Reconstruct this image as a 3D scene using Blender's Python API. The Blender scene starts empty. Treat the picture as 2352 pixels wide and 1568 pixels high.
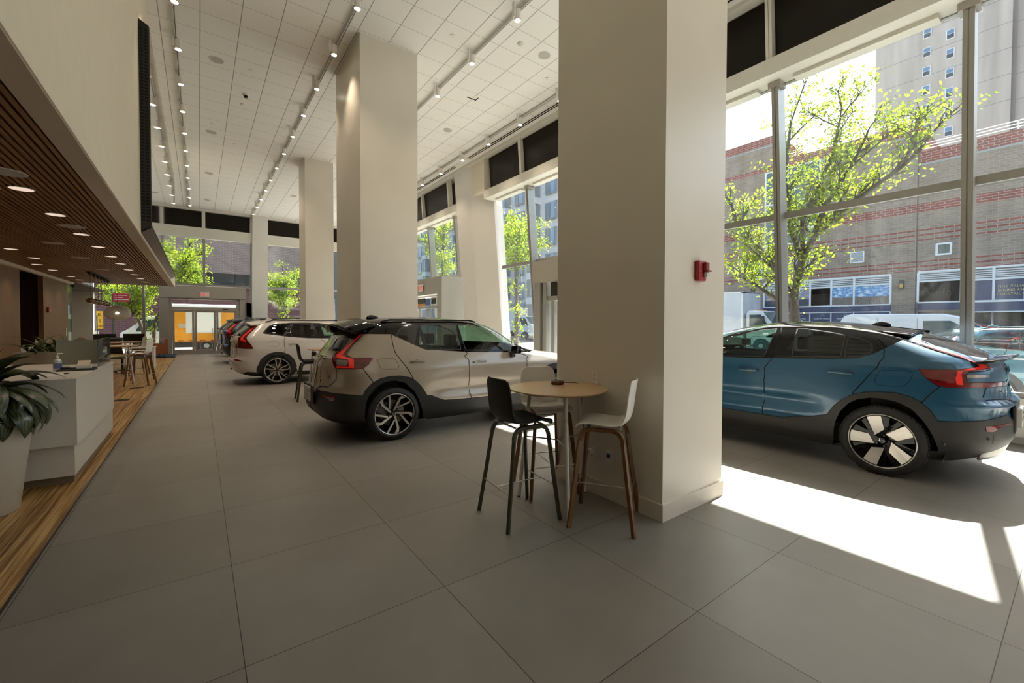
SKY=.33; SUN=24.0; EXPO=.55; SPOTW=70
import bpy, bmesh, math, random
import numpy as np
from mathutils import Vector, Matrix
from mathutils.geometry import delaunay_2d_cdt
SC=bpy.context.scene; COL=SC.collection
pi=math.pi
# ---------------------------------------------------------------- materials
MATS={}
def mat(name,col=(.8,.8,.8),rough=.5,metal=0,coat=0,emit=None,es=0,trans=0,alpha=1,noise=0,nscale=8,spec=.5,bump=0,bscale=40,ior=1.5):
    if name in MATS: return MATS[name]
    m=bpy.data.materials.new(name); m.use_nodes=True; MATS[name]=m
    nt=m.node_tree; b=nt.nodes['Principled BSDF']
    b.inputs['Base Color'].default_value=(*col,1); b.inputs['Roughness'].default_value=rough
    b.inputs['Metallic'].default_value=metal; b.inputs['Coat Weight'].default_value=coat; b.inputs['Coat Roughness'].default_value=.03
    b.inputs['Specular IOR Level'].default_value=spec; b.inputs['IOR'].default_value=ior
    if trans: b.inputs['Transmission Weight'].default_value=trans
    if emit: b.inputs['Emission Color'].default_value=(*emit,1); b.inputs['Emission Strength'].default_value=es
    tc=nt.nodes.new('ShaderNodeTexCoord')
    n=nt.nodes.new('ShaderNodeTexNoise'); n.inputs['Scale'].default_value=nscale; n.inputs['Detail'].default_value=2
    nt.links.new(tc.outputs['Object'],n.inputs['Vector'])
    r=nt.nodes.new('ShaderNodeMapRange'); r.inputs['From Min'].default_value=.3; r.inputs['From Max'].default_value=.7
    k=noise or .02
    r.inputs['To Min'].default_value=1-k; r.inputs['To Max'].default_value=1+k
    nt.links.new(n.outputs['Fac'],r.inputs['Value'])
    h=nt.nodes.new('ShaderNodeHueSaturation'); h.inputs['Color'].default_value=(*col,1)
    nt.links.new(r.outputs['Result'],h.inputs['Value']); nt.links.new(h.outputs['Color'],b.inputs['Base Color'])
    if bump:
        n2=nt.nodes.new('ShaderNodeTexNoise'); n2.inputs['Scale'].default_value=bscale
        nt.links.new(tc.outputs['Object'],n2.inputs['Vector'])
        bp=nt.nodes.new('ShaderNodeBump'); bp.inputs['Strength'].default_value=bump; bp.inputs['Distance'].default_value=.01
        nt.links.new(n2.outputs['Fac'],bp.inputs['Height']); nt.links.new(bp.outputs['Normal'],b.inputs['Normal'])
    return m
def glassmat(name,col=(1,1,1),refl=1.0,tint=1.0,rough=0.0,haze=0,ior=1.5,streak=0):
    """thin architectural glass: transparent tint + fresnel gloss"""
    if name in MATS: return MATS[name]
    m=bpy.data.materials.new(name); m.use_nodes=True; MATS[name]=m; nt=m.node_tree
    for n in list(nt.nodes): nt.nodes.remove(n)
    o=nt.nodes.new('ShaderNodeOutputMaterial'); t=nt.nodes.new('ShaderNodeBsdfTransparent'); g=nt.nodes.new('ShaderNodeBsdfGlossy')
    t.inputs['Color'].default_value=(col[0]*tint,col[1]*tint,col[2]*tint,1); g.inputs['Roughness'].default_value=rough
    g.inputs['Color'].default_value=(refl,refl,refl,1)
    ge=nt.nodes.new('ShaderNodeNewGeometry'); dp=nt.nodes.new('ShaderNodeVectorMath'); dp.operation='DOT_PRODUCT'
    nt.links.new(ge.outputs['Normal'],dp.inputs[0]); nt.links.new(ge.outputs['Incoming'],dp.inputs[1])
    def mm(op,a,b=None):
        n=nt.nodes.new('ShaderNodeMath'); n.operation=op
        for i,x in enumerate((a,b)):
            if x is None: continue
            if isinstance(x,(int,float)): n.inputs[i].default_value=x
            else: nt.links.new(x,n.inputs[i])
        return n.outputs[0]
    f0=((ior-1)/(ior+1))**2
    fr=mm('ADD',mm('MULTIPLY',mm('POWER',mm('SUBTRACT',1,mm('ABSOLUTE',dp.outputs['Value'])),5),1-f0),f0)
    mx=nt.nodes.new('ShaderNodeMixShader'); nt.links.new(fr,mx.inputs[0]); nt.links.new(t.outputs[0],mx.inputs[1]); nt.links.new(g.outputs[0],mx.inputs[2])
    last=mx
    if haze:
        d=nt.nodes.new('ShaderNodeBsdfTranslucent'); d.inputs['Color'].default_value=(.9,.95,1,1)
        d2=nt.nodes.new('ShaderNodeMixShader')
        tc=nt.nodes.new('ShaderNodeTexCoord'); mp=nt.nodes.new('ShaderNodeMapping'); mp.inputs['Scale'].default_value=(3,3,.25)
        n=nt.nodes.new('ShaderNodeTexNoise'); n.inputs['Scale'].default_value=2.2; n.inputs['Detail'].default_value=6
        nt.links.new(tc.outputs['Object'],mp.inputs[0]); nt.links.new(mp.outputs[0],n.inputs['Vector'])
        r=nt.nodes.new('ShaderNodeMapRange'); r.inputs['From Min'].default_value=.35; r.inputs['From Max'].default_value=.8
        r.inputs['To Min'].default_value=haze*.25; r.inputs['To Max'].default_value=haze*1.6
        nt.links.new(n.outputs['Fac'],r.inputs['Value']); nt.links.new(r.outputs['Result'],d2.inputs[0])
        nt.links.new(mx.outputs[0],d2.inputs[1]); nt.links.new(d.outputs[0],d2.inputs[2]); last=d2
    nt.links.new(last.outputs[0],o.inputs[0]); return m
# ---------------------------------------------------------------- mesh builder
class MB:
    def __init__(s): s.bm=bmesh.new()
    def box(s,x0,x1,y0,y1,z0,z1,bev=0,M=None):
        r=bmesh.ops.create_cube(s.bm,size=1); vs=r['verts']
        bmesh.ops.scale(s.bm,verts=vs,vec=(abs(x1-x0),abs(y1-y0),abs(z1-z0)))
        bmesh.ops.translate(s.bm,verts=vs,vec=((x0+x1)/2,(y0+y1)/2,(z0+z1)/2))
        if bev:
            es=list({e for v in vs for e in v.link_edges})
            r=bmesh.ops.bevel(s.bm,geom=es,offset=bev,segments=2,affect='EDGES',profile=.6)
            vs=list({v for f in r['faces'] for v in f.verts}|{v for v in vs if v.is_valid})
        if M is not None: bmesh.ops.transform(s.bm,matrix=M,verts=vs)
        return s
    def prism(s,pts,d,M=None):
        """pts list of 3D points (planar), extruded by vector d"""
        vs=[s.bm.verts.new(p) for p in pts]; vt=[s.bm.verts.new((p[0]+d[0],p[1]+d[1],p[2]+d[2])) for p in pts]
        n=len(pts); s.bm.faces.new(vs); s.bm.faces.new(vt[::-1])
        for i in range(n): s.bm.faces.new((vs[i],vt[i],vt[(i+1)%n],vs[(i+1)%n]))
        if M is not None: bmesh.ops.transform(s.bm,matrix=M,verts=vs+vt)
        return s
    def face(s,pts): s.bm.faces.new([s.bm.verts.new(p) for p in pts]); return s
    def cyl(s,a,b,r0,r1=None,n=16,caps=True):
        r1=r0 if r1 is None else r1; a=Vector(a);b=Vector(b);d=b-a;L=d.length
        q=d.to_track_quat('Z','Y').to_matrix().to_4x4()
        r=bmesh.ops.create_cone(s.bm,cap_ends=caps,segments=n,radius1=r0,radius2=max(r1,1e-5),depth=L)
        bmesh.ops.transform(s.bm,matrix=Matrix.Translation((a+b)/2)@q,verts=r['verts']); return s
    def tube(s,pts,r,n=8,closed=False,rect=None):
        """sweep; r float or list; rect=(w,h) for rectangular profile"""
        P=[Vector(p) for p in pts]; rings=[]; up=Vector((0,0,1)); N=len(P)
        for i,p in enumerate(P):
            a=P[max(i-1,0)] if not closed else P[i-1]; b=P[min(i+1,N-1)] if not closed else P[(i+1)%N]
            t=(b-a).normalized()
            if i==0:
                x=t.orthogonal() if abs(t.z)>.95 and rect is None else t.cross(up)
                if x.length<1e-4: x=Vector((1,0,0))
                x.normalize()
            else:
                x=(px-t*px.dot(t)).normalized()
            px=x; y=t.cross(x).normalized(); rr=r[i] if isinstance(r,(list,tuple)) else r
            if rect: q=[(rect[0]/2,rect[1]/2),(-rect[0]/2,rect[1]/2),(-rect[0]/2,-rect[1]/2),(rect[0]/2,-rect[1]/2)]
            else: q=[(rr*math.cos(2*pi*k/n),rr*math.sin(2*pi*k/n)) for k in range(n)]
            rings.append([s.bm.verts.new(p+x*c+y*d) for c,d in q])
        m=len(rings[0])
        for i in range(N if closed else N-1):
            A,B=rings[i],rings[(i+1)%N]
            for k in range(m): s.bm.faces.new((A[k],A[(k+1)%m],B[(k+1)%m],B[k]))
        if not closed: s.bm.faces.new(rings[0][::-1]); s.bm.faces.new(rings[-1])
        return s
    def lathe(s,prof,n=32,M=None,axis='z'):
        rings=[]; allv=[]
        for r,z in prof:
            if r<1e-6: v=[s.bm.verts.new((0,0,z))]
            else: v=[s.bm.verts.new((r*math.cos(2*pi*k/n),r*math.sin(2*pi*k/n),z)) for k in range(n)]
            rings.append(v); allv+=v
        for A,B in zip(rings,rings[1:]):
            for k in range(n):
                k2=(k+1)%n
                if len(A)==1 and len(B)==1: continue
                if len(A)==1: s.bm.faces.new((A[0],B[k],B[k2]))
                elif len(B)==1: s.bm.faces.new((A[k],A[k2],B[0]))
                else: s.bm.faces.new((A[k],A[k2],B[k2],B[k]))
        if axis=='y': bmesh.ops.transform(s.bm,matrix=Matrix.Rotation(pi/2,4,'X'),verts=allv)
        if axis=='x': bmesh.ops.transform(s.bm,matrix=Matrix.Rotation(pi/2,4,'Y'),verts=allv)
        if M is not None: bmesh.ops.transform(s.bm,matrix=M,verts=allv)
        return s
    def sphere(s,c,r,sc=(1,1,1),seg=20):
        rr=bmesh.ops.create_uvsphere(s.bm,u_segments=seg,v_segments=seg//2,radius=r)
        bmesh.ops.transform(s.bm,matrix=Matrix.Translation(c)@Matrix.Diagonal((*sc,1)),verts=rr['verts']); return s
    def grid(s,f,nu,nv,closeu=False):
        V=[[s.bm.verts.new(f(i/(nu if closeu else nu-1),j/(nv-1))) for j in range(nv)] for i in range(nu)]
        for i in range(nu if closeu else nu-1):
            for j in range(nv-1):
                a=V[i];b=V[(i+1)%nu]; s.bm.faces.new((a[j],b[j],b[j+1],a[j+1]))
        return s
    def build(s,name,m,parent=None,smooth=None,M=None,solid=0,fixn=True):
        if fixn: bmesh.ops.recalc_face_normals(s.bm,faces=s.bm.faces[:])
        if M is not None: bmesh.ops.transform(s.bm,matrix=M,verts=s.bm.verts[:])
        me=bpy.data.meshes.new(name); 
        if smooth:
            for f in s.bm.faces: f.smooth=True
            for e in s.bm.edges:
                if len(e.link_faces)==2 and e.calc_face_angle(0)>math.radians(smooth): e.smooth=False
        s.bm.to_mesh(me); s.bm.free(); me.materials.append(m)
        o=bpy.data.objects.new(name,me); COL.objects.link(o)
        if parent: o.parent=parent
        if solid:
            md=o.modifiers.new('s','SOLIDIFY'); md.thickness=solid
        return o
def tag(o,label=None,cat=None,group=None,kind=None):
    if label: o['label']=label
    if cat: o['category']=cat
    if group: o['group']=group
    if kind: o['kind']=kind
    return o
def empty(name,loc=(0,0,0),rz=0,label=None,cat=None,group=None):
    o=bpy.data.objects.new(name,None); COL.objects.link(o); o.location=loc; o.rotation_euler=(0,0,rz); o.empty_display_size=.1
    return tag(o,label,cat,group)
KIDS={}
def kids(o): return [c for c in bpy.data.objects if c.parent==o]
def dup(o,loc=None,rz=None,label=None,group=None,parent=None):
    c=o.copy(); COL.objects.link(c)
    if parent is not None: c.parent=parent
    for ch in kids(o):
        dup(ch,parent=c)
    if loc is not None: c.location=loc
    if rz is not None: c.rotation_euler=(0,0,rz)
    if label: c['label']=label
    if group: c['group']=group
    return c
def struct(mb,name,m,**k):
    o=mb.build(name,m,**k); o['kind']='structure'; return o
def glyph_mesh(body,size,align='CENTER',ext=.002,spacing=1.0):
    cu=bpy.data.curves.new('tmp','FONT'); cu.body=body; cu.size=size; cu.extrude=ext; cu.align_x=align; cu.align_y='CENTER'; cu.space_character=spacing; cu.resolution_u=3
    o=bpy.data.objects.new('tmp',cu); COL.objects.link(o); me=bpy.data.meshes.new_from_object(o); bpy.data.objects.remove(o); return me
def text(body,size,m,loc,rot,name='lettering',parent=None,align='CENTER',ext=.002,spacing=1.0,sx=1):
    me=glyph_mesh(body,size,align,ext,spacing); me.materials.clear(); me.materials.append(m)
    o=bpy.data.objects.new(name,me); COL.objects.link(o); o.location=loc; o.rotation_euler=rot; o.scale=(sx,1,1)
    if parent: o.parent=parent
    return o
# ---- special materials
def newmat(name):
    m=bpy.data.materials.new(name); m.use_nodes=True; MATS[name]=m; nt=m.node_tree; return m,nt,nt.nodes['Principled BSDF']
def N(nt,t,**k):
    n=nt.nodes.new('ShaderNode'+t)
    for a,b in k.items(): setattr(n,a,b)
    return n
def mth(nt,op,a,b=None,clamp=False):
    n=N(nt,'Math',operation=op,use_clamp=clamp)
    for i,v in enumerate((a,b)):
        if v is None: continue
        if isinstance(v,(int,float)): n.inputs[i].default_value=v
        else: nt.links.new(v,n.inputs[i])
    return n.outputs[0]
def gridmask(nt,coord,axis,size,off,w):
    s=N(nt,'SeparateXYZ'); nt.links.new(coord,s.inputs[0])
    v=mth(nt,'DIVIDE',mth(nt,'SUBTRACT',s.outputs[axis],off),size)
    f=mth(nt,'FRACT',v); d=mth(nt,'ABSOLUTE',mth(nt,'SUBTRACT',f,.5))
    return mth(nt,'GREATER_THAN',d,.5-w/size/2), mth(nt,'FLOOR',v)
def mixc(nt,fac,a,b):
    n=N(nt,'Mix',data_type='RGBA')
    if isinstance(fac,(int,float)): n.inputs[0].default_value=fac
    else: nt.links.new(fac,n.inputs[0])
    for i,v in ((6,a),(7,b)):
        if isinstance(v,tuple): n.inputs[i].default_value=(*v,1)
        else: nt.links.new(v,n.inputs[i])
    return n.outputs[2]
def tilemat():
    m,nt,b=newmat('porcelain floor tile'); tc=N(nt,'TexCoord').outputs['Object']
    a,fx=gridmask(nt,tc,0,1.0,.154,.004); c,fy=gridmask(nt,tc,1,1.0,.230,.004)
    line=mth(nt,'MAXIMUM',a,c)
    n=N(nt,'TexNoise'); n.inputs['Scale'].default_value=1.3; n.inputs['Detail'].default_value=7; n.inputs['Roughness'].default_value=.62
    mp=N(nt,'Mapping'); cmb=N(nt,'CombineXYZ'); nt.links.new(mth(nt,'MULTIPLY',fx,3.7),cmb.inputs[0]); nt.links.new(mth(nt,'MULTIPLY',fy,5.1),cmb.inputs[1])
    va=N(nt,'VectorMath',operation='ADD'); nt.links.new(tc,va.inputs[0]); nt.links.new(cmb.outputs[0],va.inputs[1]); nt.links.new(va.outputs[0],n.inputs['Vector'])
    wn=N(nt,'TexWhiteNoise',noise_dimensions='2D'); nt.links.new(cmb.outputs[0],wn.inputs['Vector'])
    v=mth(nt,'ADD',mth(nt,'MULTIPLY',n.outputs['Fac'],.30),mth(nt,'MULTIPLY',wn.outputs['Value'],.07))
    cr=N(nt,'ValToRGB'); cr.color_ramp.elements[0].position=.05; cr.color_ramp.elements[1].position=.36
    cr.color_ramp.elements[0].color=(.168,.152,.134,1); cr.color_ramp.elements[1].color=(.268,.250,.228,1)
    nt.links.new(v,cr.inputs[0]); col=mixc(nt,line,cr.outputs[0],(.03,.022,.016)); nt.links.new(col,b.inputs['Base Color'])
    b.inputs['Roughness'].default_value=.42; b.inputs['Specular IOR Level'].default_value=.35
    bp=N(nt,'Bump'); bp.inputs['Strength'].default_value=.6; bp.inputs['Distance'].default_value=.003; bp.invert=True
    nt.links.new(line,bp.inputs['Height']); nt.links.new(bp.outputs[0],b.inputs['Normal']); return m
def ceilmat():
    m,nt,b=newmat('acoustic ceiling tile'); tc=N(nt,'TexCoord').outputs['Object']
    a,fx=gridmask(nt,tc,0,.6056,3.707,.014); c,fy=gridmask(nt,tc,1,.6056,6.533,.008)
    line=mth(nt,'MAXIMUM',a,c)
    n=N(nt,'TexNoise'); n.inputs['Scale'].default_value=60; nt.links.new(tc,n.inputs['Vector'])
    cc=mixc(nt,mth(nt,'MULTIPLY',n.outputs['Fac'],.1),(.86,.845,.80),(.78,.765,.72))
    nt.links.new(mixc(nt,line,cc,(.36,.35,.33)),b.inputs['Base Color']); b.inputs['Roughness'].default_value=.9
    bp=N(nt,'Bump'); bp.inputs['Strength'].default_value=.8; bp.inputs['Distance'].default_value=.006; bp.invert=True
    nt.links.new(line,bp.inputs['Height']); nt.links.new(bp.outputs[0],b.inputs['Normal']); return m
def woodmat(name,c0,c1,c2,axis=1,scale=1.0,fine=26,rough=.35,stretch=.35,lo=.36,hi=.68):
    m,nt,b=newmat(name); tc=N(nt,'TexCoord').outputs['Object']; mp=N(nt,'Mapping')
    sc=[fine,fine,fine]; sc[axis]=stretch; mp.inputs['Scale'].default_value=[x*scale for x in sc]; nt.links.new(tc,mp.inputs[0])
    n=N(nt,'TexNoise'); n.inputs['Scale'].default_value=1.5; n.inputs['Detail'].default_value=6; n.inputs['Roughness'].default_value=.7; nt.links.new(mp.outputs[0],n.inputs['Vector'])
    cr=N(nt,'ValToRGB'); e=cr.color_ramp.elements; e[0].position=lo; e[1].position=hi; e[0].color=(*c0,1); e[1].color=(*c2,1); x=e.new((lo+hi)/2); x.color=(*c1,1)
    nt.links.new(n.outputs['Fac'],cr.inputs[0]); nt.links.new(cr.outputs[0],b.inputs['Base Color']); b.inputs['Roughness'].default_value=rough
    return m
def brickmat(name,c1,c2,mortar,bw=.4,bh=.2,rot=(0,0,0),msize=.012,bands=None,bandcol=(.28,.075,.05),axis='X',stain=.25,offz=0):
    """running-bond masonry in a vertical plane (axis = plane normal), optional colour bands [(z0,z1)]"""
    m,nt,b=newmat(name); tc=N(nt,'TexCoord').outputs['Object']
    s=N(nt,'SeparateXYZ'); nt.links.new(tc,s.inputs[0]); c=N(nt,'CombineXYZ')
    nt.links.new(s.outputs[1 if axis=='X' else 0],c.inputs[0]); nt.links.new(s.outputs[2],c.inputs[1])
    br=N(nt,'TexBrick'); br.inputs['Scale'].default_value=1; br.inputs['Brick Width'].default_value=bw; br.inputs['Row Height'].default_value=bh
    br.inputs['Mortar Size'].default_value=msize; br.inputs['Color1'].default_value=(*c1,1); br.inputs['Color2'].default_value=(*c2,1); br.inputs['Mortar'].default_value=(*mortar,1)
    nt.links.new(c.outputs[0],br.inputs['Vector']); col=br.outputs['Color']
    if bands:
        br2=N(nt,'TexBrick'); br2.inputs['Scale'].default_value=1; br2.inputs['Brick Width'].default_value=bw; br2.inputs['Row Height'].default_value=bh
        br2.inputs['Mortar Size'].default_value=msize; br2.inputs['Color1'].default_value=(*bandcol,1); br2.inputs['Color2'].default_value=(bandcol[0]*.8,bandcol[1]*.9,bandcol[2],1); br2.inputs['Mortar'].default_value=(.45,.36,.32,1)
        nt.links.new(c.outputs[0],br2.inputs['Vector']); msk=None
        for z0,z1 in bands:
            g=mth(nt,'MULTIPLY',mth(nt,'GREATER_THAN',s.outputs[2],z0),mth(nt,'LESS_THAN',s.outputs[2],z1)); msk=g if msk is None else mth(nt,'MAXIMUM',msk,g)
        col=mixc(nt,msk,col,br2.outputs['Color'])
    n=N(nt,'TexNoise'); n.inputs['Scale'].default_value=.35; n.inputs['Detail'].default_value=8; nt.links.new(tc,n.inputs['Vector'])
    h=N(nt,'HueSaturation'); nt.links.new(col,h.inputs['Color'])
    nt.links.new(mth(nt,'ADD',mth(nt,'MULTIPLY',n.outputs['Fac'],stain*2),1-stain),h.inputs['Value'])
    nt.links.new(h.outputs[0],b.inputs['Base Color']); b.inputs['Roughness'].default_value=.9; return m
M_tile=tilemat(); M_ceil=ceilmat()
M_floorwood=woodmat('striped plank floor',(.16,.075,.016),(.38,.215,.068),(.58,.40,.175),axis=1,fine=26,rough=.36,lo=.42,hi=.60)
M_slat=woodmat('walnut slats',(.15,.065,.022),(.25,.115,.04),(.36,.18,.07),axis=1,fine=14,rough=.5)
M_panel=woodmat('wood wall panel',(.14,.072,.028),(.22,.12,.05),(.30,.17,.075),axis=2,fine=30,rough=.45)
M_darkpanel=woodmat('dark red wood',(.03,.01,.006),(.06,.02,.01),(.10,.035,.018),axis=2,fine=30,rough=.5)
M_oak=woodmat('oiled oak',(.12,.05,.015),(.18,.08,.026),(.24,.115,.04),axis=2,fine=30,rough=.4)
M_table=woodmat('pale table laminate',(.52,.34,.18),(.57,.38,.21),(.62,.43,.25),axis=0,fine=20,rough=.3)
M_white=mat('white wall paint',(.78,.76,.71),.55,noise=.015,nscale=3)
M_pillar=mat('pillar paint',(.76,.71,.62),.35,noise=.03,nscale=1.2)
M_bulk=mat('cream wall paint',(.80,.735,.60),.6,noise=.02)
M_soffit=mat('taupe soffit paint',(.60,.51,.41),.6)
M_frame=mat('grey aluminium',(.38,.37,.34),.35,metal=.55,noise=.03)
M_frame2=mat('taupe door metal',(.42,.385,.335),.4,metal=.4)
M_beamw=mat('beam paint',(.76,.74,.66),.5)
M_glass=glassmat('window glass',(.97,1,.99),haze=.005)
M_black=mat('black panel',(.012,.009,.006),.25)
M_blackg=mat('gloss black',(.004,.004,.005),.05,spec=.42)
M_blackm=mat('matt black plastic',(.02,.02,.02),.5,bump=.15,bscale=300)
M_rubber=mat('tyre rubber',(.012,.012,.012),.62,bump=.3,bscale=120)
M_chrome=mat('chrome',(.75,.75,.76),.12,metal=1)
M_steel=mat('brushed steel',(.55,.53,.5),.3,metal=1)
M_whitep=mat('white plastic',(.78,.76,.72),.4)
M_whites=mat('white solid surface',(.72,.69,.64),.3,noise=.02,nscale=30)
M_red=mat('red plastic',(.35,.012,.012),.35)
M_lamp=mat('lit lamp',(1,.9,.75),.5,emit=(1,.86,.66),es=14)
M_lampsoft=mat('dim lit lens',(1,.9,.75),.5,emit=(1,.80,.66),es=.5)
ZC=7.13; YN=-8.0; YF=26.15
def xg(z): return 8.22+.08*(5.71-z)      # leaning glass plane
# ---- floors
o=struct(MB().box(-.86,8.72,YN,27.6,-.12,0),'floor',M_tile)
o=struct(MB().box(-6.5,-.875,YN,27.6,-.12,0),'floor',M_floorwood)
struct(MB().box(-.875,-.86,YN,27.6,-.12,.004),'trim_1',mat('dark metal strip',(.06,.06,.065),.4,metal=.6))
# ---- ceiling
struct(MB().box(-.69,7.62,YN,YF+.1,ZC,ZC+.15),'ceiling',M_ceil)
struct(MB().box(7.60,9.2,YN,YF+.6,ZC-.085,ZC+.15),'trim_2',M_beamw)
struct(MB().box(-6.5,-.69,20.1,YF+.3,ZC-.02,ZC+.15),'ceiling',M_ceil)
# recessed linear slot diffusers along the street side
for y0,y1 in ((1.0,12.55),(13.45,25.6)):
    e=empty('slot_diffuser',(7.39,(y0+y1)/2,ZC),0,'long black twin-slot air diffuser in the ceiling '+('nearer the camera, before the leaning column' if y0<5 else 'beyond the leaning column'),'air vent','ceiling slot diffusers')
    L=(y1-y0)/2
    MB().box(-.085,.085,-L,L,-.012,.0).build('frame',M_whitep,e)
    for x in (-.034,.034): MB().box(x-.017,x+.017,-L+.02,L-.02,-.016,-.0121).build('slot',M_black,e)
# ---- left bulkhead and slatted soffit
struct(MB().box(-.85,-.69,YN,20.1,2.87,ZC+.1),'wall_left',M_bulk)
struct(MB().box(-6.5,-.85,19.9,20.1,2.93,ZC+.1),'wall_left',M_bulk)
struct(MB().box(-.85,-.70,YN,20.1,2.862,2.8699),'trim_3',M_soffit)
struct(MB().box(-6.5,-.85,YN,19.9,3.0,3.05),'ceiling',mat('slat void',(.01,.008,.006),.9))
sl=MB(); x=-.885
while x>-3.33:
    for y0,y1 in ((YN,.6),(.604,3.6),(3.604,6.6),(6.604,9.6),(9.604,12.6),(12.604,15.6),(15.604,18.0),(18.004,19.88)):
        sl.box(x-.016,x+.016,y0,y1,2.872,2.905)
    x-=.052
o=struct(sl,'trim_4',M_slat)
struct(MB().box(-3.42,-3.33,YN,20.1,2.80,2.93),'trim_5',M_bulk)
struct(MB().box(-6.5,-3.42,YN,26.6,2.93,3.0),'ceiling',mat('back office ceiling',(.10,.08,.06),.8))
# ---- wood panelled wall with a coffee recess
struct(MB().box(-3.52,-3.42,YN,15.1,0,2.93),'wall_left_1',M_panel)
struct(MB().box(-3.52,-3.42,17.0,19.7,0,2.93),'wall_left_2',M_panel)
struct(MB().box(-5.6,-3.52,15.0,15.1,0,2.93),'wall_left_3',M_panel)
struct(MB().box(-5.6,-3.52,17.4,17.5,0,2.93),'wall_left_4',M_darkpanel)
b=MB().box(-5.7,-5.6,15,17.5,0,2.93)
for k in range(30): b.box(-5.6,-5.56,15.1+k*.08,15.13+k*.08,1.3,2.9)
struct(b,'wall_left_5',M_darkpanel)
struct(MB().box(-6.5,-6.4,YN,26.8,0,3),'wall_left_6',M_white)
struct(MB().box(-6.4,-3.78,26.3,26.6,0,3.4),'wall_far',M_white)
# glass partition edge past the panelling
e=empty('glass_partition',(-3.45,19.75,0),0,'frosted green-edged glass partition at the end of the wood panelling','partition')
MB().box(-.012,.012,0,.55,.02,2.79).build('pane',glassmat('partition glass',(.75,.9,.87),haze=.05),e)
for y in (0,.55): MB().box(-.02,.02,y-.02,y+.02,0,2.8).build('post',M_frame,e)
# ---- back wall and rear ceiling close the room behind the camera
struct(MB().box(-6.5,8.7,YN-.2,YN,0,ZC+.1),'wall_back',M_white)
# ---- free-standing pillars
def pillar(name,x0,x1,y0,y1,seam=True):
    struct(MB().box(x0,x1,y0,y1,0,ZC),name,M_pillar)
    t=.012
    b=MB().box(x0-t,x1+t,y0-t,y1+t,0,.135)
    struct(b,'baseboard_'+name.split('_')[1],mat('baseboard paint',(.72,.66,.57),.45,noise=.05,nscale=5))
pillar('pillar_near',2.914,3.812,1.965,3.19)
pillar('pillar_middle',2.54,3.712,8.395,10.16)
pillar('pillar_far',2.925,3.835,15.78,16.82)
# ================= street-side facade (leans inwards towards the top)
def lean_box(mb,dx0,dx1,y0,y1,z0,z1):
    """box following the leaning glass plane; dx measured from the glass"""
    p=[(xg(z)+d,z) for z,d in ((z0,dx0),(z0,dx1),(z1,dx1),(z1,dx0))]
    mb.prism([(x,y0,z) for x,z in p],(0,y1-y0,0)); return mb
YM=[-5.87,-3.58,-1.29,1.0,3.29,5.58,7.87,10.16,12.45,14.7,17.03,19.3,21.6,23.9]
SILL=.60
def fac_span(i): return YM[i],YM[i+1]
# sill wall
b=MB(); b.box(8.56,8.95,YN,5.7,.10,SILL); b.box(8.62,8.95,YN,5.7,0,.10); b.box(8.52,8.62,YN,5.7,SILL-.22,SILL-.19)
b.box(8.56,8.95,9.9,12.2,0,SILL);b.box(8.56,8.95,18.6,26.6,0,SILL)
struct(b,'trim_6',M_white)
ix=0
DOORBAYS=[(5.65,9.85)]
for i in range(len(YM)-1):
    y0,y1=fac_span(i); ix+=1
    if i in (7,): y1=12.0
    if i==8: continue
    e=empty('window_%d'%ix); e['kind']='structure'
    zb=SILL if not (5<y0<9.9 or 14<y0<18.5) else 3.38
    fb=MB()
    lean_box(fb,-.03,.03,y0+.04,y1-.04,3.42,3.53)   # mid rail
    lean_box(fb,-.04,.04,y0+.04,y1-.04,zb,zb+.07)
    lean_box(fb,-.04,.04,y0+.04,y1-.04,5.70,5.78)
    fb.build('rail',M_frame,e)
    for a,c in ((zb+.07,3.42),(3.53,5.70)):
        if c-a<.2: continue
        g=MB(); lean_box(g,-.006,.006,y0+.05,y1-.05,a,c); g.build('pane',M_glass,e)
    # black-out clerestory panel
    g=MB(); lean_box(g,-.30,-.27,y0+.06,y1-.06,5.9,7.03); g.build('blackout_panel',mat('black clerestory panel',(.010,.006,.003),.30,spec=.2),e)
for k,y in enumerate(YM):
    if k==8 or y>24: continue
    e=empty('mullion'); e['kind']='structure'
    m=MB(); lean_box(m,-.22,.04,y-.055,y-.008,SILL if not 5.6<y<9.9 else 3.3,5.72); lean_box(m,-.22,.04,y+.008,y+.055,SILL if not 5.6<y<9.9 else 3.3,5.72); lean_box(m,-.20,.04,y-.008,y+.008,SILL if not 5.6<y<9.9 else 3.3,5.72)
    m.build('post',M_frame,e)
    m=MB(); lean_box(m,-.24,-.02,y-.10,y+.10,5.62,5.71); m.build('bracket',M_frame2,e)
    m=MB(); lean_box(m,-.42,-.24,y-.05,y-.004,5.9,7.06); lean_box(m,-.42,-.24,y+.004,y+.05,5.9,7.06); m.build('clerestory_post',M_beamw,e)
def beam(y0,y1,n):
    b=MB(); b.box(7.72,8.22,y0,y1,5.715,5.99)
    for k in range(len(YM)-1):
        a,c=max(YM[k],y0),min(YM[k+1],y1)
        if c-a>1: b.box(8.0,8.2,a+.28,c-.28,5.66,5.72)
    struct(b,'trim_%d'%n,M_beamw)
beam(YN,12.1,7); beam(14.05,26.2,8)
struct(MB().box(7.63,7.70,YN,26.2,7.03,7.13),'trim_9',M_beamw)
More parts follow.
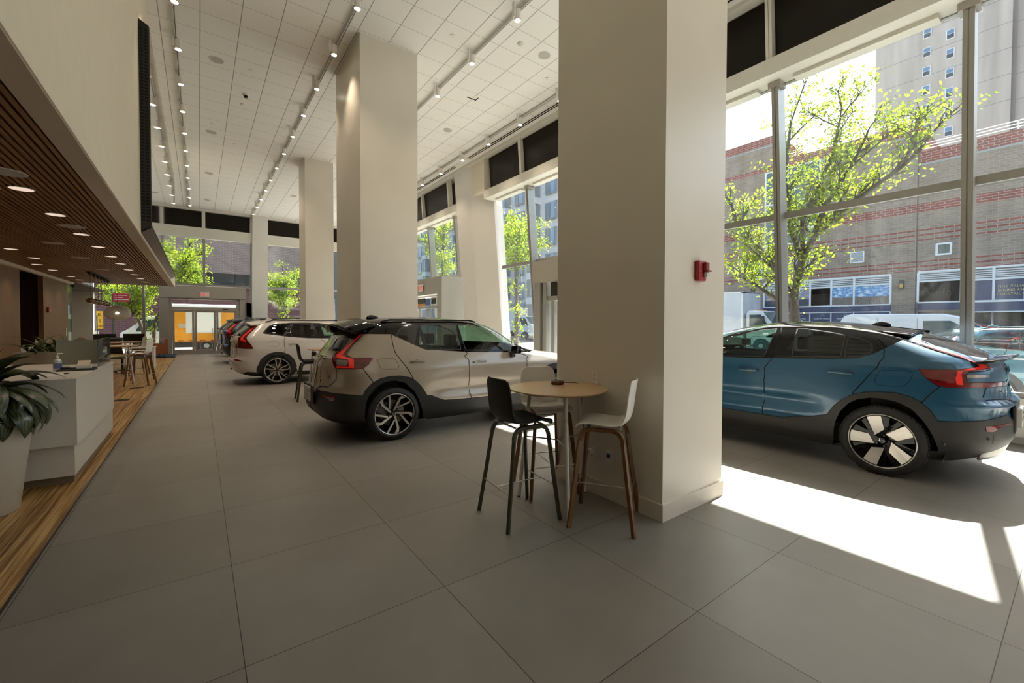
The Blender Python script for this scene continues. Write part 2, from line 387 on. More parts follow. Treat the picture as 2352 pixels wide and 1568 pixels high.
# sloping column on the facade line
b=MB()
def colpts(z):
    f=7.62+.083*(7.13-z)
    return [(f,13.0,z),(f,14.0,z),(xg(z)+.25,14.2,z),(xg(z)+.25,12.1,z),(xg(z)-.1 if z<5.8 else f+.12,12.1 if z<5.8 else 12.75,z)]
L=[colpts(z) for z in (0,2,4,5.79)]+[colpts(7.13)]
for A,B in zip(L,L[1:]):
    n=len(A)
    for i in range(n): b.face([A[i],A[(i+1)%n],B[(i+1)%n],B[i]])
bmesh.ops.remove_doubles(b.bm,verts=b.bm.verts[:],dist=1e-4)
struct(b,'column_street',M_white)
b=MB(); b.prism([(7.7,12.05,5.98),(8.4,12.05,5.98),(8.4,12.05,7.13),(7.7,12.05,7.13)],(0,.72,0)); struct(b,'wall_right',M_bulk)
struct(MB().box(8.6,8.9,YN-.2,YN+.1,0,7.1),'wall_right_1',M_white)
# ================= door vestibules
def textrot(face):  # orientation of lettering on planes facing -X / -Y
    return {'-x':(pi/2,0,-pi/2),'-y':(pi/2,0,0)}[face]
def exit_sign(loc,face,label):
    e=empty('exit_sign',loc,0,label,'exit sign','exit signs')
    R=Matrix.Rotation(0 if face=='-y' else -pi/2,4,'Z')
    MB().box(-.19,.19,-.035,.0,-.13,.10,.004).build('housing',mat('exit sign housing',(.80,.74,.70),.4),e,M=R)
    MB().box(-.24,.24,-.06,.02,.10,.135).build('canopy',M_whitep,e,M=R)
    MB().cyl((0,-.02,.135),(0,-.02,.28),.01).build('stem',M_frame,e)
    t=text('EXIT',.21,mat('exit red',(.6,.02,.02),.5,emit=(1,.03,.02),es=.5),(0,-.037,-.02) if face=='-y' else (-.037,0,-.02),textrot(face),'lettering',e,sx=.82)
    return e
VD=M_frame2
# far vestibule
e=empty('door_1'); e['kind']='structure'
b=MB(); b.box(-1.52,2.03,26.35,26.9,2.78,3.38); b.build('header',VD,e)
b=MB(); b.box(-1.52,-1.16,26.40,26.9,0,2.78); b.box(1.74,2.03,26.40,26.9,0,2.78); b.box(-1.16,-1.05,26.5,26.85,0,2.78); b.box(1.6,1.74,26.5,26.85,0,2.78); b.box(-1.05,1.6,26.5,26.85,2.2,2.32); b.box(-1.05,1.6,26.5,26.85,2.72,2.78); b.box(-1.05,1.6,26.5,26.85,0,.03)
b.build('frame',VD,e)
MB().box(-1.05,1.6,26.62,26.63,2.32,2.72).build('transom_pane',M_glass,e)
for k in range(3):
    x0=-1.05+k*.883; b=MB()
    b.box(x0+.005,x0+.10,26.55,26.60,.03,2.19);b.box(x0+.785,x0+.878,26.55,26.60,.03,2.19);b.box(x0+.1,x0+.785,26.55,26.60,2.08,2.19);b.box(x0+.1,x0+.785,26.55,26.60,.03,.22)
    d=b.build('door_leaf',M_frame2,e)
    MB().box(x0+.1,x0+.785,26.57,26.576,.22,2.08).build('pane',M_glass,d)
    MB().tube([(x0+.74,26.55,.85),(x0+.74,26.50,.87),(x0+.74,26.50,1.25),(x0+.74,26.55,1.27)],.011).build('pull_handle',M_steel,d)
MB().box(1.0,1.25,26.50,26.56,2.20,2.25).build('closer',M_blackm,e)
exit_sign((.255,26.34,2.98),'-y','small lit red EXIT sign on the grey header above the far glass doors')
# vestibule beyond the leaning column
e=empty('door_2'); e['kind']='structure'
MB().box(7.40,8.5,14.56,18.6,2.70,3.36).build('header',M_frame2,e)
b=MB(); b.box(7.40,8.5,14.5,14.56,0,3.35); b.box(7.39,8.5,14.494,14.50,2.66,2.69); b.build('side_panel',mat('pale metal panel',(.60,.62,.60),.4,metal=.2),e)
b=MB(); b.box(7.41,7.5,14.56,14.95,0,2.7); b.box(7.41,7.5,18.3,18.6,0,2.7); b.box(7.42,7.5,14.95,18.3,2.15,2.25)
for y in (15.8,16.65,17.5): b.box(7.42,7.5,y-.05,y+.05,0,2.15)
b.build('frame',M_frame2,e)
MB().box(7.45,7.456,14.95,18.3,0,2.15).build('pane',M_glass,e)
b=MB(); b.box(7.40,7.44,15.0,17.8,2.60,2.66); b.build('air_curtain',M_whitep,e)
MB().box(7.44,7.46,15.05,15.55,2.28,2.58).build('notice',M_whitep,e)
MB().box(7.43,7.455,15.1,15.5,2.32,2.54).build('notice_print',M_black,e)
MB().box(7.44,7.46,16.1,16.8,2.36,2.58).build('notice',M_black,e)
MB().box(7.44,7.46,16.1,16.9,2.27,2.36).build('notice',mat('orange print',(.7,.28,.03),.5),e)
exit_sign((7.36,16.3,3.0),'-x','lit red EXIT sign on the grey vestibule between middle pillar and leaning column')
# vestibule left of the near pillar
e=empty('door_3'); e['kind']='structure'
MB().box(7.95,8.6,5.75,9.78,2.74,3.36).build('header',M_frame2,e)
b=MB(); b.box(8.0,8.5,9.5,9.78,0,2.74); b.box(8.05,8.5,9.3,9.44,0,2.74); b.box(8.05,8.5,5.75,6.0,0,2.74); b.box(8.1,8.5,6,9.3,2.22,2.34)
for y in (6.9,7.7,8.5): b.box(8.1,8.2,y-.05,y+.05,0,2.22)
b.box(8.12,8.22,9.02,9.14,0,2.2); b.build('frame',M_frame,e)
MB().box(8.15,8.156,6,9.3,0,2.22).build('pane',M_glass,e)
MB().box(8.15,8.17,6,9.2,2.34,2.74).build('transom',M_black,e)
# ================= far wall
e=empty('window_20'); e['kind']='structure'
def yb(z): return 26.15+.09*(7.13-z)
def fbox(b,x0,x1,z0,z1,d0,d1): 
    b.prism([(x0,yb(z0)+d0,z0),(x0,yb(z0)+d1,z0),(x0,yb(z1)+d1,z1),(x0,yb(z1)+d0,z1)],(x1-x0,0,0)); return b
b=MB()
for x in (-2.09,.24,4.9,7.2): fbox(b,x-.05,x+.05,0 if x!=.24 else 3.38,5.8,-.05,.1)
for x0,x1 in ((-6.4,2.3),(2.98,8.4)): fbox(b,x0,x1,3.40,3.50,-.03,.08); fbox(b,x0,x1,.0,.12,-.03,.08)
fbox(b,2.22,2.30,0,5.8,-.03,.1); b.build('mullion',M_frame,e)
for x0,x1 in ((-3.78,-2.1),(-2.1,-1.52),(2.03,2.25),(2.98,4.9),(4.9,7.2),(7.2,8.4)):
    g=MB(); fbox(g,x0,x1,.12,3.4,.02,.03); g.build('pane',M_glass,e)
for x0,x1 in ((-3.5,.24),(.24,2.25),(2.98,4.9),(4.9,7.2),(7.2,8.3)):
    g=MB(); fbox(g,x0,x1,3.5,5.8,.02,.03); g.build('pane',M_glass,e)
b=MB(); fbox(b,-6.4,2.3,5.72,6.22,-.25,.05); fbox(b,2.98,8.3,5.72,6.22,-.25,.05); fbox(b,-6.4,8.3,7.04,7.2,-.2,.05)
for x in (.24,-2.4): fbox(b,x-.07,x+.07,6.2,7.1,-.12,.05)
fbox(b,2.2,2.3,6.2,7.1,-.12,.05); struct(b,'trim_10',M_beamw)
b=MB(); fbox(b,-6.4,2.3,6.2,7.06,0,.03); fbox(b,2.98,8.3,6.2,7.06,0,.03); struct(b,'trim_11',mat('black clerestory panel'))
b=MB(); fbox(b,2.29,2.99,0,7.13,-.35,.1); struct(b,'column_far',M_white)
# roof slab over everything outside the showroom ceiling keeps daylight out of the plenum
struct(MB().box(-6.6,8.4,YN-.3,27.0,7.3,7.5),'roof',M_white)
struct(MB().box(8.12,8.3,YN-.3,27.6,6.15,7.4),'wall_right_2',mat('facade fascia',(.35,.34,.33),.6))
struct(MB().box(-6.6,8.3,26.3,26.6,6.1,7.4),'wall_far_2',mat('facade fascia'))
# ================= ceiling fittings
def track(x,y0,y1,label):
    e=empty('light_track',(x,(y0+y1)/2,ZC),0,label,'light track','ceiling light tracks'); L=(y1-y0)/2
    m=mat('track white',(.62,.61,.58),.45)
    b=MB(); b.box(-.018,-.006,-L,L,-.075,-.03); b.box(.006,.018,-L,L,-.075,-.03); b.box(-.018,.018,-L,L,-.03,-.022)
    k=-L+.2
    while k<L: b.cyl((0,k,-.03),(0,k,0),.006,n=6); k+=1.2
    b.build('rail',m,e)
track(2.283,1.5,24.9,'white light track above the aisle, passing left of the middle pillar')
track(4.616,1.5,14.5,'white light track running between the middle pillar and the near pillar')
track(7.036,1.5,25.0,'white light track nearest the street windows, beside the black air slots')
track(-.30,9.6,25.9,'white light track beside the wall with the video screen')
def spot_proto():
    e=empty('track_spotlight')
    MB().cyl((0,0,-.20),(0,0,-.02),.058,n=24).build('can',M_whitep,e,smooth=40)
    MB().cyl((0,0,-.204),(0,0,-.2005),.046,n=24).build('lens',M_lamp,e)
    b=MB(); b.box(.055,.095,-.03,.03,-.17,.075,.005); b.build('adapter',M_whitep,e)
    return e
sp=spot_proto(); first=True; SPOTS=[]
rows=[(-.27,[9.08+1.52*k for k in range(11)],-.09,'on the video screen side'),(2.21,[5.9+1.535*k for k in range(13)],.07,'over the aisle'),
 (4.55,[4.50+1.545*k for k in range(7)],.07,'between the middle and near pillars'),(6.97,[6.05+1.54*k for k in range(12)],.07,'along the street windows')]
for X,ys,dx,lab in rows:
    for n,y in enumerate(ys):
        o=sp if first else dup(sp); first=False
        o.location=(X+(.0),y,7.055); 
        if X<0: o.rotation_euler=(0,0,pi)
        pos='nearest the camera' if n==0 else ('farthest from the camera' if n==len(ys)-1 else '%s from the camera'%(['','second','third','fourth','fifth','sixth','seventh','eighth','ninth','tenth','eleventh','twelfth','thirteenth'][n]))
        SPOTS.append((X,y))
        tag(o,'white track spotlight %s, %s'%(lab,pos),'spotlight','track spotlights')
def disc(name,x,y,z,r,m,label,cat,group,h=.012,ring=None):
    e=empty(name,(x,y,z),0,label,cat,group)
    MB().cyl((0,0,-h),(0,0,0),r*1.08,n=32).build('bezel',ring or M_whitep,e)
    MB().cyl((0,0,-h-.003),(0,0,-h),r,n=32).build('grille',m,e); return e
gr=mat('speaker grille',(.50,.48,.44),.7,bump=.3,bscale=200)
lab=['nearest','second','third','farthest']
for k,y in enumerate((11.085,15.34,19.57,23.85)): disc('ceiling_speaker',.36,y,ZC,.125,gr,'round ceiling speaker over the aisle, %s from the camera'%lab[k],'speaker','round ceiling speakers')
disc('ceiling_speaker',3.4,20.81,ZC,.125,gr,'round ceiling speaker left of the far pillar top','speaker','round ceiling speakers')
disc('ceiling_speaker',5.84,6.83,ZC,.12,gr,'round ceiling speaker just left of the near pillar','speaker','round ceiling speakers')
disc('ceiling_speaker',5.84,11.09,ZC,.12,gr,'round ceiling speaker right of the middle pillar','speaker','round ceiling speakers')
dl=['near the middle speaker','beside the dome camera','over the far aisle','beyond the dome camera','right of the middle pillar','close to the near pillar']
for k,(x,y) in enumerate(((.963,11.085),(.35,14.7),(.961,15.93),(.96,19.8),(4.01,7.43),(6.43,7.43))):
    disc('sprinkler_cap',x,y,ZC,.045,M_whitep,'small white sprinkler cap '+['beside the nearest aisle speaker','before the second aisle speaker','beyond the second aisle speaker','far down the aisle ceiling','right of the middle pillar top','close to the near pillar, by the street track'][k],'sprinkler','ceiling sprinkler caps')
e=empty('smoke_detector',(5.22,6.83,ZC),0,'round white smoke detector on the ceiling left of the near pillar','smoke detector')
MB().lathe([(0,-.05),(.03,-.05),(.05,-.03),(.065,-.01),(.065,0)]).build('housing',M_whitep,e,smooth=40); MB().cyl((0,0,-.056),(0,0,-.05),.015).build('sensor',M_steel,e)
e=empty('dome_camera',(.98,12.33,ZC),0,'white ceiling dome camera with a dark lens above the aisle','security camera')
MB().lathe([(0,-.04),(.06,-.04),(.075,0)]).build('base',M_whitep,e,smooth=40); MB().sphere((0,0,-.045),.05).build('lens_dome',M_blackg,e,smooth=60)
e=empty('motion_sensor',(.963,12.93,ZC),0,'small white motion sensor just beyond the dome camera','sensor')
MB().lathe([(0,-.035),(.045,-.03),(.06,0)]).build('housing',M_whitep,e,smooth=40)
e=empty('access_hatch',(5.5,9.2,ZC),0,'dark-edged open corner of a ceiling tile right of the middle pillar','ceiling hatch')
b=MB(); b.box(-.13,.13,-.01,.01,-.012,0); b.box(.11,.13,-.13,.01,-.012,0); b.build('edge',M_black,e)
# ================= soffit downlights
sof=[(-1.4,y) for y in (6.29,7.54,8.97,10.28,11.6,12.92,14.26,15.57,16.9,18.2)]+[(-2.71,11.54),(-2.71,12.86),(-2.955,14.25),(-2.95,15.53),(-2.95,17.39),(-2.96,18.6)]
for k,(x,y) in enumerate(sof):
    row='front row' if k<10 else 'back row near the panelled wall'; nn=['nearest','second','third','fourth','fifth','sixth','seventh','eighth','ninth','tenth'][k if k<10 else k-10]
    e=empty('soffit_downlight',(x,y,2.872),0,'round downlight in the slatted soffit, %s, %s from the camera'%(row,nn),'downlight','downlights in the slatted soffit')
    MB().cyl((0,0,-.006),(0,0,0),.095,n=28).build('trim_ring',M_whitep,e); MB().cyl((0,0,-.0075),(0,0,-.006),.085,n=28).build('lens',M_lampsoft,e)
for k,(x,y) in enumerate(((-1.36,5.67),(-1.4,8.33),(-1.94,10.27),(-1.93,12.23),(-1.93,14.6))):
    disc('soffit_speaker',x,y,2.872,.13,gr,'round speaker grille in the slatted soffit, %s from the camera'%['nearest','second','third','fourth','fifth'][k],'speaker','speakers in the slatted soffit',h=.006)
e=empty('soffit_projector',(-1.72,6.38,2.872),0,'white sculpted sensor unit in the slatted soffit near the left edge','sensor')
MB().lathe([(0,-.05),(.05,-.05),(.07,-.025),(.15,-.012),(.16,0)]).build('housing',M_whitep,e,smooth=40); MB().box(-.03,.03,-.01,.01,-.056,-.05).build('slot',M_black,e)
# ================= big video screen on the bulkhead
e=empty('video_screen',(-.69,12.7,0),0,'large glossy black LED video wall mounted on the cream bulkhead','screen')
y0,y1=-4.15,4.35
b=MB(); b.prism([(0,y0,2.93),(.12,y0,3.02),(.12,y0,6.05),(0,y0,6.12)],(0,y1-y0,0)); b.build('housing',mat('screen housing',(.012,.012,.011),.45),e)
MB().box(.1201,.128,y0+.02,y1,3.04,6.04).build('display',mat('screen glass',(.006,.006,.009),.03,spec=1.0,coat=1),e)
b=MB()
for k in range(60):
    z=3.1+k*.0485
    b.box(.016,.05,y0-.004,y0,z,z+.024); b.box(.066,.105,y0-.004,y0,z,z+.024)
b.build('vent_grille',mat('vent slot',(.001,.001,.001),.9),e)
MB().prism([(-.0,y0+.01,2.925),(.1,y0+.01,2.99),(.12,y0+.01,3.0),(.0,y0+.01,2.91)],(0,y1-y0,0)).build('bottom_strip',mat('screen strip',(.05,.055,.05),.3,metal=.4),e)
# ================= stools, bar tables
def shell_fn(w=.40,t=.0):
    # side profile: seat front -> seat -> curve -> back top   (x forward, z up; origin under seat centre)
    pr=[(.215,.745),(.19,.768),(.10,.775),(0,.765),(-.08,.765),(-.145,.782),(-.185,.82),(-.205,.88),(-.215,.96),(-.225,1.04),(-.24,1.13)]
    def f(u,v):
        k=u*(len(pr)-1); i=min(int(k),len(pr)-2); a=k-i
        x=pr[i][0]*(1-a)+pr[i+1][0]*a; z=pr[i][1]*(1-a)+pr[i+1][1]*a
        s=(v-.5)*2; wd=w/2*(.98 if u<.45 else 1-.10*(u-.45)/.55)
        if u>.9: wd*=(1-.25*((u-.9)/.1)**3)
        if u<.08: wd*=(1-.2*((.08-u)/.08)**2)
        y=s*wd; c=s*s
        if u<.5: z+=.018*c*(1 if u>.15 else u/.15)
        else: x+=.035*c
        return (x,y,z)
    return f
def make_stool(name,label,shellm,legm,pad=False):
    e=empty(name); tag(e,label,'bar stool','bar stools')
    b=MB(); b.grid(shell_fn(),34,15); 
    o=b.build('seat_shell',shellm,e,smooth=60); md=o.modifiers.new('s','SOLIDIFY'); md.thickness=.012; md.offset=-1; s2=o.modifiers.new('b','SUBSURF'); s2.levels=1; s2.render_levels=1
    if pad:
        b=MB(); f=shell_fn(.375); b.grid(lambda u,v:(lambda p:(p[0]+.004,p[1],p[2]+.006))(f(.03+u*.94,v)),30,13); o=b.build('upholstery',mat('charcoal felt',(.011,.012,.013),.95,bump=.4,bscale=250),e,smooth=60)
        md=o.modifiers.new('s','SOLIDIFY'); md.thickness=.012
    # two bent side frames, one each side: front leg up, over, rear leg down
    for s in (-1,1):
        yt,yb_=s*.165,s*.235
        xf,xr=.165,-.135; fx,rx=.245,-.235
        top=.748
        pts=[]
        def arc(c0,c1,c2,n=6):
            for i in range(n+1):
                t=i/n; pts.append(tuple((1-t)**2*a+2*t*(1-t)*b_+t*t*c for a,b_,c in zip(c0,c1,c2)))
        y8=yt+(yb_-yt)*.10
        # front leg
        b=MB(); b.tube([(fx,yb_,0),((fx+xf)/2,(yt+yb_)/2,.36),(xf+.012,y8,.66)],0,rect=(.022,.031)); b.build('leg',legm,e)
        b=MB(); b.tube([(rx,yb_,0),((rx+xr)/2,(yt+yb_)/2,.36),(xr-.012,y8,.66)],0,rect=(.022,.031)); b.build('leg',legm,e)
        pts=[]; arc((xf+.012,y8,.66),(xf+.002,yt,top),(xf-.075,yt,top)); arc((xr+.075,yt,top),(xr-.002,yt,top),(xr-.012,y8,.66))
        b=MB(); b.tube(pts,0,rect=(.022,.030)); b.build('seat_rail',legm,e)
    b=MB(); z=.27; k=.27/.72
    fx,rx,yy=.245-.07*k,-.235+.09*k,.235-.06*k
    for P in (((fx,-yy,z),(fx,yy,z)),((rx,-yy,z),(rx,yy,z)),((rx,0,z),(fx,0,z))): b.cyl(P[0],P[1],.0055,n=10)
    b.build('footrest',M_steel,e,smooth=60)
    b=MB()
    for x in (.14,-.12):
        b.cyl((x,-.165,.752),(x,.165,.752),.008,n=8)
    b.build('cross_bar',M_steel,e)
    return e
M_legg=mat('dark green stained wood',(.052,.055,.035),.45,noise=.1,nscale=40)
st=make_stool('bar_stool','white shell stool with wooden legs, right of the round table by the near pillar',M_whitep,M_oak)
st.location=(2.587,2.255,0); st.rotation_euler=(0,0,math.atan2(.83,-.55))
st2=dup(st,(2.63,3.04,0),math.radians(252),'white shell bar stool behind the round table, beside the near pillar')
bk=make_stool('bar_stool','charcoal upholstered bar stool with dark green legs, left of the round table',mat('charcoal shell',(.006,.0065,.007),.5),M_legg,True)
bk.location=(2.075,2.73,0); bk.rotation_euler=(0,0,math.radians(-5))
bk2=dup(bk,(1.80,9.42,0),math.radians(-5),'dark bar stool between the white car and the beige car')
def bar_table(loc,rz,label,r=.42):
    e=empty('bar_table',loc,rz,label,'table','round bar tables')
    MB().lathe([(0,.978),(r-.03,.978),(r,.992),(r+.002,.998),(r,1.002),(0,1.002)],n=64).build('table_top',M_table,e,smooth=30)
    for k in range(3):
        a=2*pi*k/3
        MB().tube([(.355*math.cos(a),.355*math.sin(a),.012),(.25*math.cos(a),.25*math.sin(a),.978)],.0165,n=14).build('leg',mat('white powder coat',(.74,.72,.69),.4),e,smooth=60)
    b=MB()
    for k in range(3): a=2*pi*k/3; b.tube([(.30*math.cos(a),.30*math.sin(a),.55),(0,0,.55)],.006,n=8)
    b.build('spreader',M_steel,e)
    b=MB()
    for k in range(3): a=2*pi*k/3; b.cyl((.356*math.cos(a),.356*math.sin(a),0),(.356*math.cos(a),.356*math.sin(a),.014),.012,n=10)
    b.build('foot',M_blackm,e); return e
bar_table((2.49,2.715,0),math.atan2(2.727-2.715,2.847-2.49),'round pale wood bar table with white legs beside the near pillar')
bar_table((2.19,9.80,0),.5,'round bar table mostly hidden behind the beige car',.34)
# charger puck + cable
e=empty('charging_puck',(2.62,2.86,1.002),.3,'round dark walnut charging puck on the pale bar table','charger')
MB().lathe([(0,0),(.055,0),(.06,.006),(.06,.026),(.055,.032),(0,.032)],n=12).build('body',mat('walnut puck',(.10,.035,.018),.4),e,smooth=30)
MB().cyl((0,0,.032),(0,0,.034),.03).build('pad',M_black,e)
MB().tube([(2.675,2.87,1.012),(2.73,2.85,1.01),(2.80,2.80,1.008),(2.86,2.80,.99),(2.875,2.80,.9),(2.85,2.80,.72),(2.86,2.76,.6),(2.80,2.77,.50),(2.86,2.74,.42),(2.885,2.70,.385)],.003,n=6).build('charging_cable',M_black,smooth=60); tag(bpy.data.objects['charging_cable'],'thin black charging cable hanging from the bar table to the pillar outlet','cable')
def outlet(y,z,label,kind):
    e=empty('wall_outlet',(2.912,y,z),0,label,'outlet','outlets on the near pillar')
    MB().box(-.008,0,-.036,.036,-.06,.06,.003).build('cover_plate',M_whitep,e)
    b=MB()
    if kind=='blue': MB().box(-.010,-.0081,-.02,.02,.0,.03).build('port',mat('blue port',(.01,.03,.12),.4),e)
    else:
        for dz in (-.02,.02): b.cyl((-.0095,0,dz),(-.008,0,dz),.015,n=14)
        b.build('socket',mat('outlet face',(.6,.58,.54),.4),e)
    return e
outlet(2.675,1.065,'white wall outlet on the near pillar above the table height','s')
o=outlet(2.696,.365,'low white wall outlet with a plugged-in adapter on the near pillar','s')
outlet(2.505,.37,'low white data outlet with a dark blue port on the near pillar','blue')
e=empty('power_adapter',(2.902,2.70,.385),0,'white cube power adapter plugged into the low pillar outlet','charger'); MB().box(-.045,-.001,-.022,.022,-.02,.02,.004).build('body',M_whitep,e); MB().cyl((-.05,0,-.006),(-.044,0,-.006),.005).build('plug_port',M_black,e)
# fire alarm strobe on the near pillar front face
e=empty('fire_alarm',(3.385,1.965,1.995),0,'red fire alarm strobe on the front face of the near pillar','fire alarm')
b=MB(); b.box(-.055,.055,-.045,-.001,-.085,.085,.012); b.build('housing',M_red,e,smooth=40)
b=MB(); b.box(.0,.05,-.075,-.045,.0,.07,.006); b.box(-.002,.056,-.09,-.045,-.008,.003); b.build('horn',mat('red horn grille',(.30,.03,.03),.5),e)
MB().box(.004,.046,-.078,-.045,-.055,-.01,.01).build('strobe_lens',mat('clear lens',(.6,.62,.62),.15,spec=.8),e)
for k,c in enumerate('FIRE'): text(c,.022,M_whitep,(-.032,-.0462,.04-k*.022),(pi/2,0,0),'lettering',e)
# ================= reception
e=empty('reception_desk',(-1.2,6.8,0),0,'white stepped reception desk on the striped wood floor','desk')
M=Matrix.Translation((1.2,-6.8,0))
def P(mb,nm,m): return mb.build(nm,m,e,M=M)
P(MB().prism([(-.93,5.62,.40),(-.93,7.75,.40),(-2.0,7.75,.40),(-2.0,5.72,.40)],(0,0,.605)),'upper_body',M_whites)
P(MB().prism([(-.97,5.75,.085),(-.97,8.0,.085),(-2.0,8.0,.085),(-2.0,5.85,.085)],(0,0,.315)),'lower_body',M_whites)
P(MB().prism([(-.99,5.82,0),(-.99,8.0,0),(-2.0,8.0,0),(-2.0,5.92,0)],(0,0,.085)),'plinth',mat('desk plinth',(.22,.17,.12),.5))
P(MB().prism([(-.925,5.615,1.005),(-.925,7.755,1.005),(-2.0,7.755,1.005),(-2.0,5.715,1.005)],(0,0,.02)),'counter_top',M_whites)
P(MB().cyl((-1.25,6.25,1.025),(-1.25,6.25,1.0262),.02,n=12),'cable_grommet',mat('grommet',(.3,.29,.27),.5))
def onD(x,y): return (x,y,1.0255)
e=empty('privacy_screen',onD(-1.21,7.55),0,'grey-green frosted privacy screen standing on the reception desk','screen panel')
MB().box(-.21,.21,-.01,.01,.0,.30).build('panel',mat('frosted panel',(.23,.23,.18),.5),e); MB().box(-.21,.21,-.012,.012,.30,.305).build('edge',M_steel,e)
e=empty('glass_sign',onD(-.955,7.28),0,'clear glass sign panel with a white script name on the end of the desk','sign')
MB().box(-.005,.005,-.38,.44,.0,.33).build('pane',glassmat('sign glass',(.55,.6,.58),refl=.9,haze=.12),e)
MB().tube([(.0065,-.10+.012*k,.17+.02*math.sin(k*1.7)+.008*math.sin(k*3.1)) for k in range(20)],.0025,n=5).build('script_writing',mat('sign script',(.5,.5,.48),.5),e)
e=empty('sanitizer_bottle',onD(-1.235,6.62),0,'clear hand sanitizer bottle with a white pump on the desk','bottle')
MB().lathe([(0,0),(.032,0),(.034,.01),(.034,.10),(.028,.12),(.012,.13),(.012,.14),(0,.14)]).build('bottle',mat('clear plastic',(.42,.45,.46),.1,spec=.7),e,smooth=50)
MB().lathe([(.0345,.03),(.0348,.03),(.0348,.085),(.0345,.085)]).build('label_band',mat('label blue',(.12,.16,.3),.5),e,smooth=50)
b=MB(); b.cyl((0,0,.14),(0,0,.165),.012); b.cyl((0,0,.165),(0,0,.185),.005); b.tube([(0,0,.187),(.04,-.01,.187)],.006,n=8); b.build('pump',M_whitep,e)
e=empty('desk_tray',onD(-1.06,6.60),0,'flat black tray on the desk holding a card stack','tray'); MB().box(-.17,.13,-.09,.09,0,.015,.003).build('base',M_blackm,e); MB().box(-.165,.125,.083,.09,.015,.025).build('rim',M_blackm,e)
e=empty('card_holder',(-1.03,6.62,1.0425),0,'pale card holder full of cards on the black tray','card holder')
MB().box(-.06,.06,-.035,.035,0,.04,.004).build('base',M_whitep,e); MB().prism([(-.05,-.03,.04),(.05,-.03,.04),(.05,.03,.085),(-.05,.03,.085)],(0,.012,.0)).build('cards',mat('beige cards',(.5,.42,.3),.6),e)
e=empty('dark_pouch',(-1.17,6.60,1.0425),0,'small dark pouch lying on the black tray','pouch'); MB().sphere((0,0,.014),.035,(1.2,.8,.4)).build('body',M_blackm,e,smooth=60); MB().box(-.02,.02,-.004,.004,.02,.028).build('clasp',M_black,e)
e=empty('clipboard',onD(-1.20,6.12),.25,'white clipboard lying on the desk beside the plant','clipboard'); MB().box(-.13,.13,-.09,.09,0,.004).build('sheet',mat('paper',(.7,.69,.66),.7),e); MB().box(.10,.135,-.03,.03,.004,.012).build('clip',M_blackm,e)
# potted plant
pc=(-1.45,5.26)
e=empty('potted_plant',(pc[0],pc[1],0),0,'big variegated leafy plant in a tall tapered white planter by the desk','plant')
MB().lathe([(0,0),(.225,0),(.235,.01),(.32,.76),(.325,.775),(.30,.775),(.29,.70),(0,.70)],n=48).build('planter',mat('matt white planter',(.62,.58,.51),.5),e,smooth=40)
MB().cyl((0,0,.70),(0,0,.715),.285).build('soil',mat('soil',(.02,.012,.008),.95,bump=.6,bscale=60),e)
def leafmat():
    m,nt,b=newmat('variegated leaf'); tc=N(nt,'TexCoord').outputs['UV']
    s=N(nt,'SeparateXYZ'); nt.links.new(tc,s.inputs[0])
    w=N(nt,'TexWave',wave_type='BANDS',bands_direction='DIAGONAL'); w.inputs['Scale'].default_value=3.2; w.inputs['Distortion'].default_value=3.5; w.inputs['Detail'].default_value=3; nt.links.new(tc,w.inputs['Vector'])
    mid=mth(nt,'ABSOLUTE',mth(nt,'SUBTRACT',s.outputs[0],.5))
    k=mth(nt,'MULTIPLY',mth(nt,'LESS_THAN',mid,.34),w.outputs['Fac'])
    c=mixc(nt,mth(nt,'MULTIPLY',k,.55),(.018,.032,.010),(.15,.18,.085)); c=mixc(nt,mth(nt,'LESS_THAN',mid,.012),c,(.16,.2,.08)); nt.links.new(c,b.inputs['Base Color']); b.inputs['Roughness'].default_value=.3; b.inputs['Coat Weight'].default_value=.2; return m
M_leaf=leafmat()
def leaf_mesh(bm,uvl,base,az,L,W,lift,droop,roll=0,nu=9,nv=5):
    """strap-shaped leaf: starts going up/out then arches down"""
    pts=[];a=lift;p=Vector(base);st_=L/(nu-1);V=[]
    out=Vector((math.cos(az),math.sin(az),0)); side=Vector((-math.sin(az),math.cos(az),0))
    for i in range(nu):
        t=i/(nu-1); w=W*math.sin(pi*min(1,t*.93+.07))**.75*(1 if t<.99 else .05); d=out*math.cos(a)+Vector((0,0,math.sin(a))); nrm=side.cross(d)
        row=[]
        for j in range(nv):
            s=(j/(nv-1)-.5)*2; q=p+side*(s*w*math.cos(roll))+nrm*(-.18*w*(1-s*s)+s*w*math.sin(roll)*.5+.02*w*math.sin(9*t+j)); row.append((bm.verts.new(q),j/(nv-1),t))
        V.append(row); p=p+d*st_; a-=droop/(nu-1)
    for i in range(nu-1):
        for j in range(nv-1):
            q=[V[i][j],V[i+1][j],V[i+1][j+1],V[i][j+1]]; f=bm.faces.new([x[0] for x in q]); f.smooth=True
            for l,x in zip(f.loops,q): l[uvl].uv=(x[1],x[2])
def leaves(name,n,seed,fn,m,parent,solid=.0):
    rnd=random.Random(seed); 
    for k in range(n):
        bm=bmesh.new(); uvl=bm.loops.layers.uv.new('UVMap'); fn(bm,uvl,rnd,k,n); me=bpy.data.meshes.new(name); bm.to_mesh(me); bm.free(); me.materials.append(m)
        o=bpy.data.objects.new(name,me); COL.objects.link(o); o.parent=parent
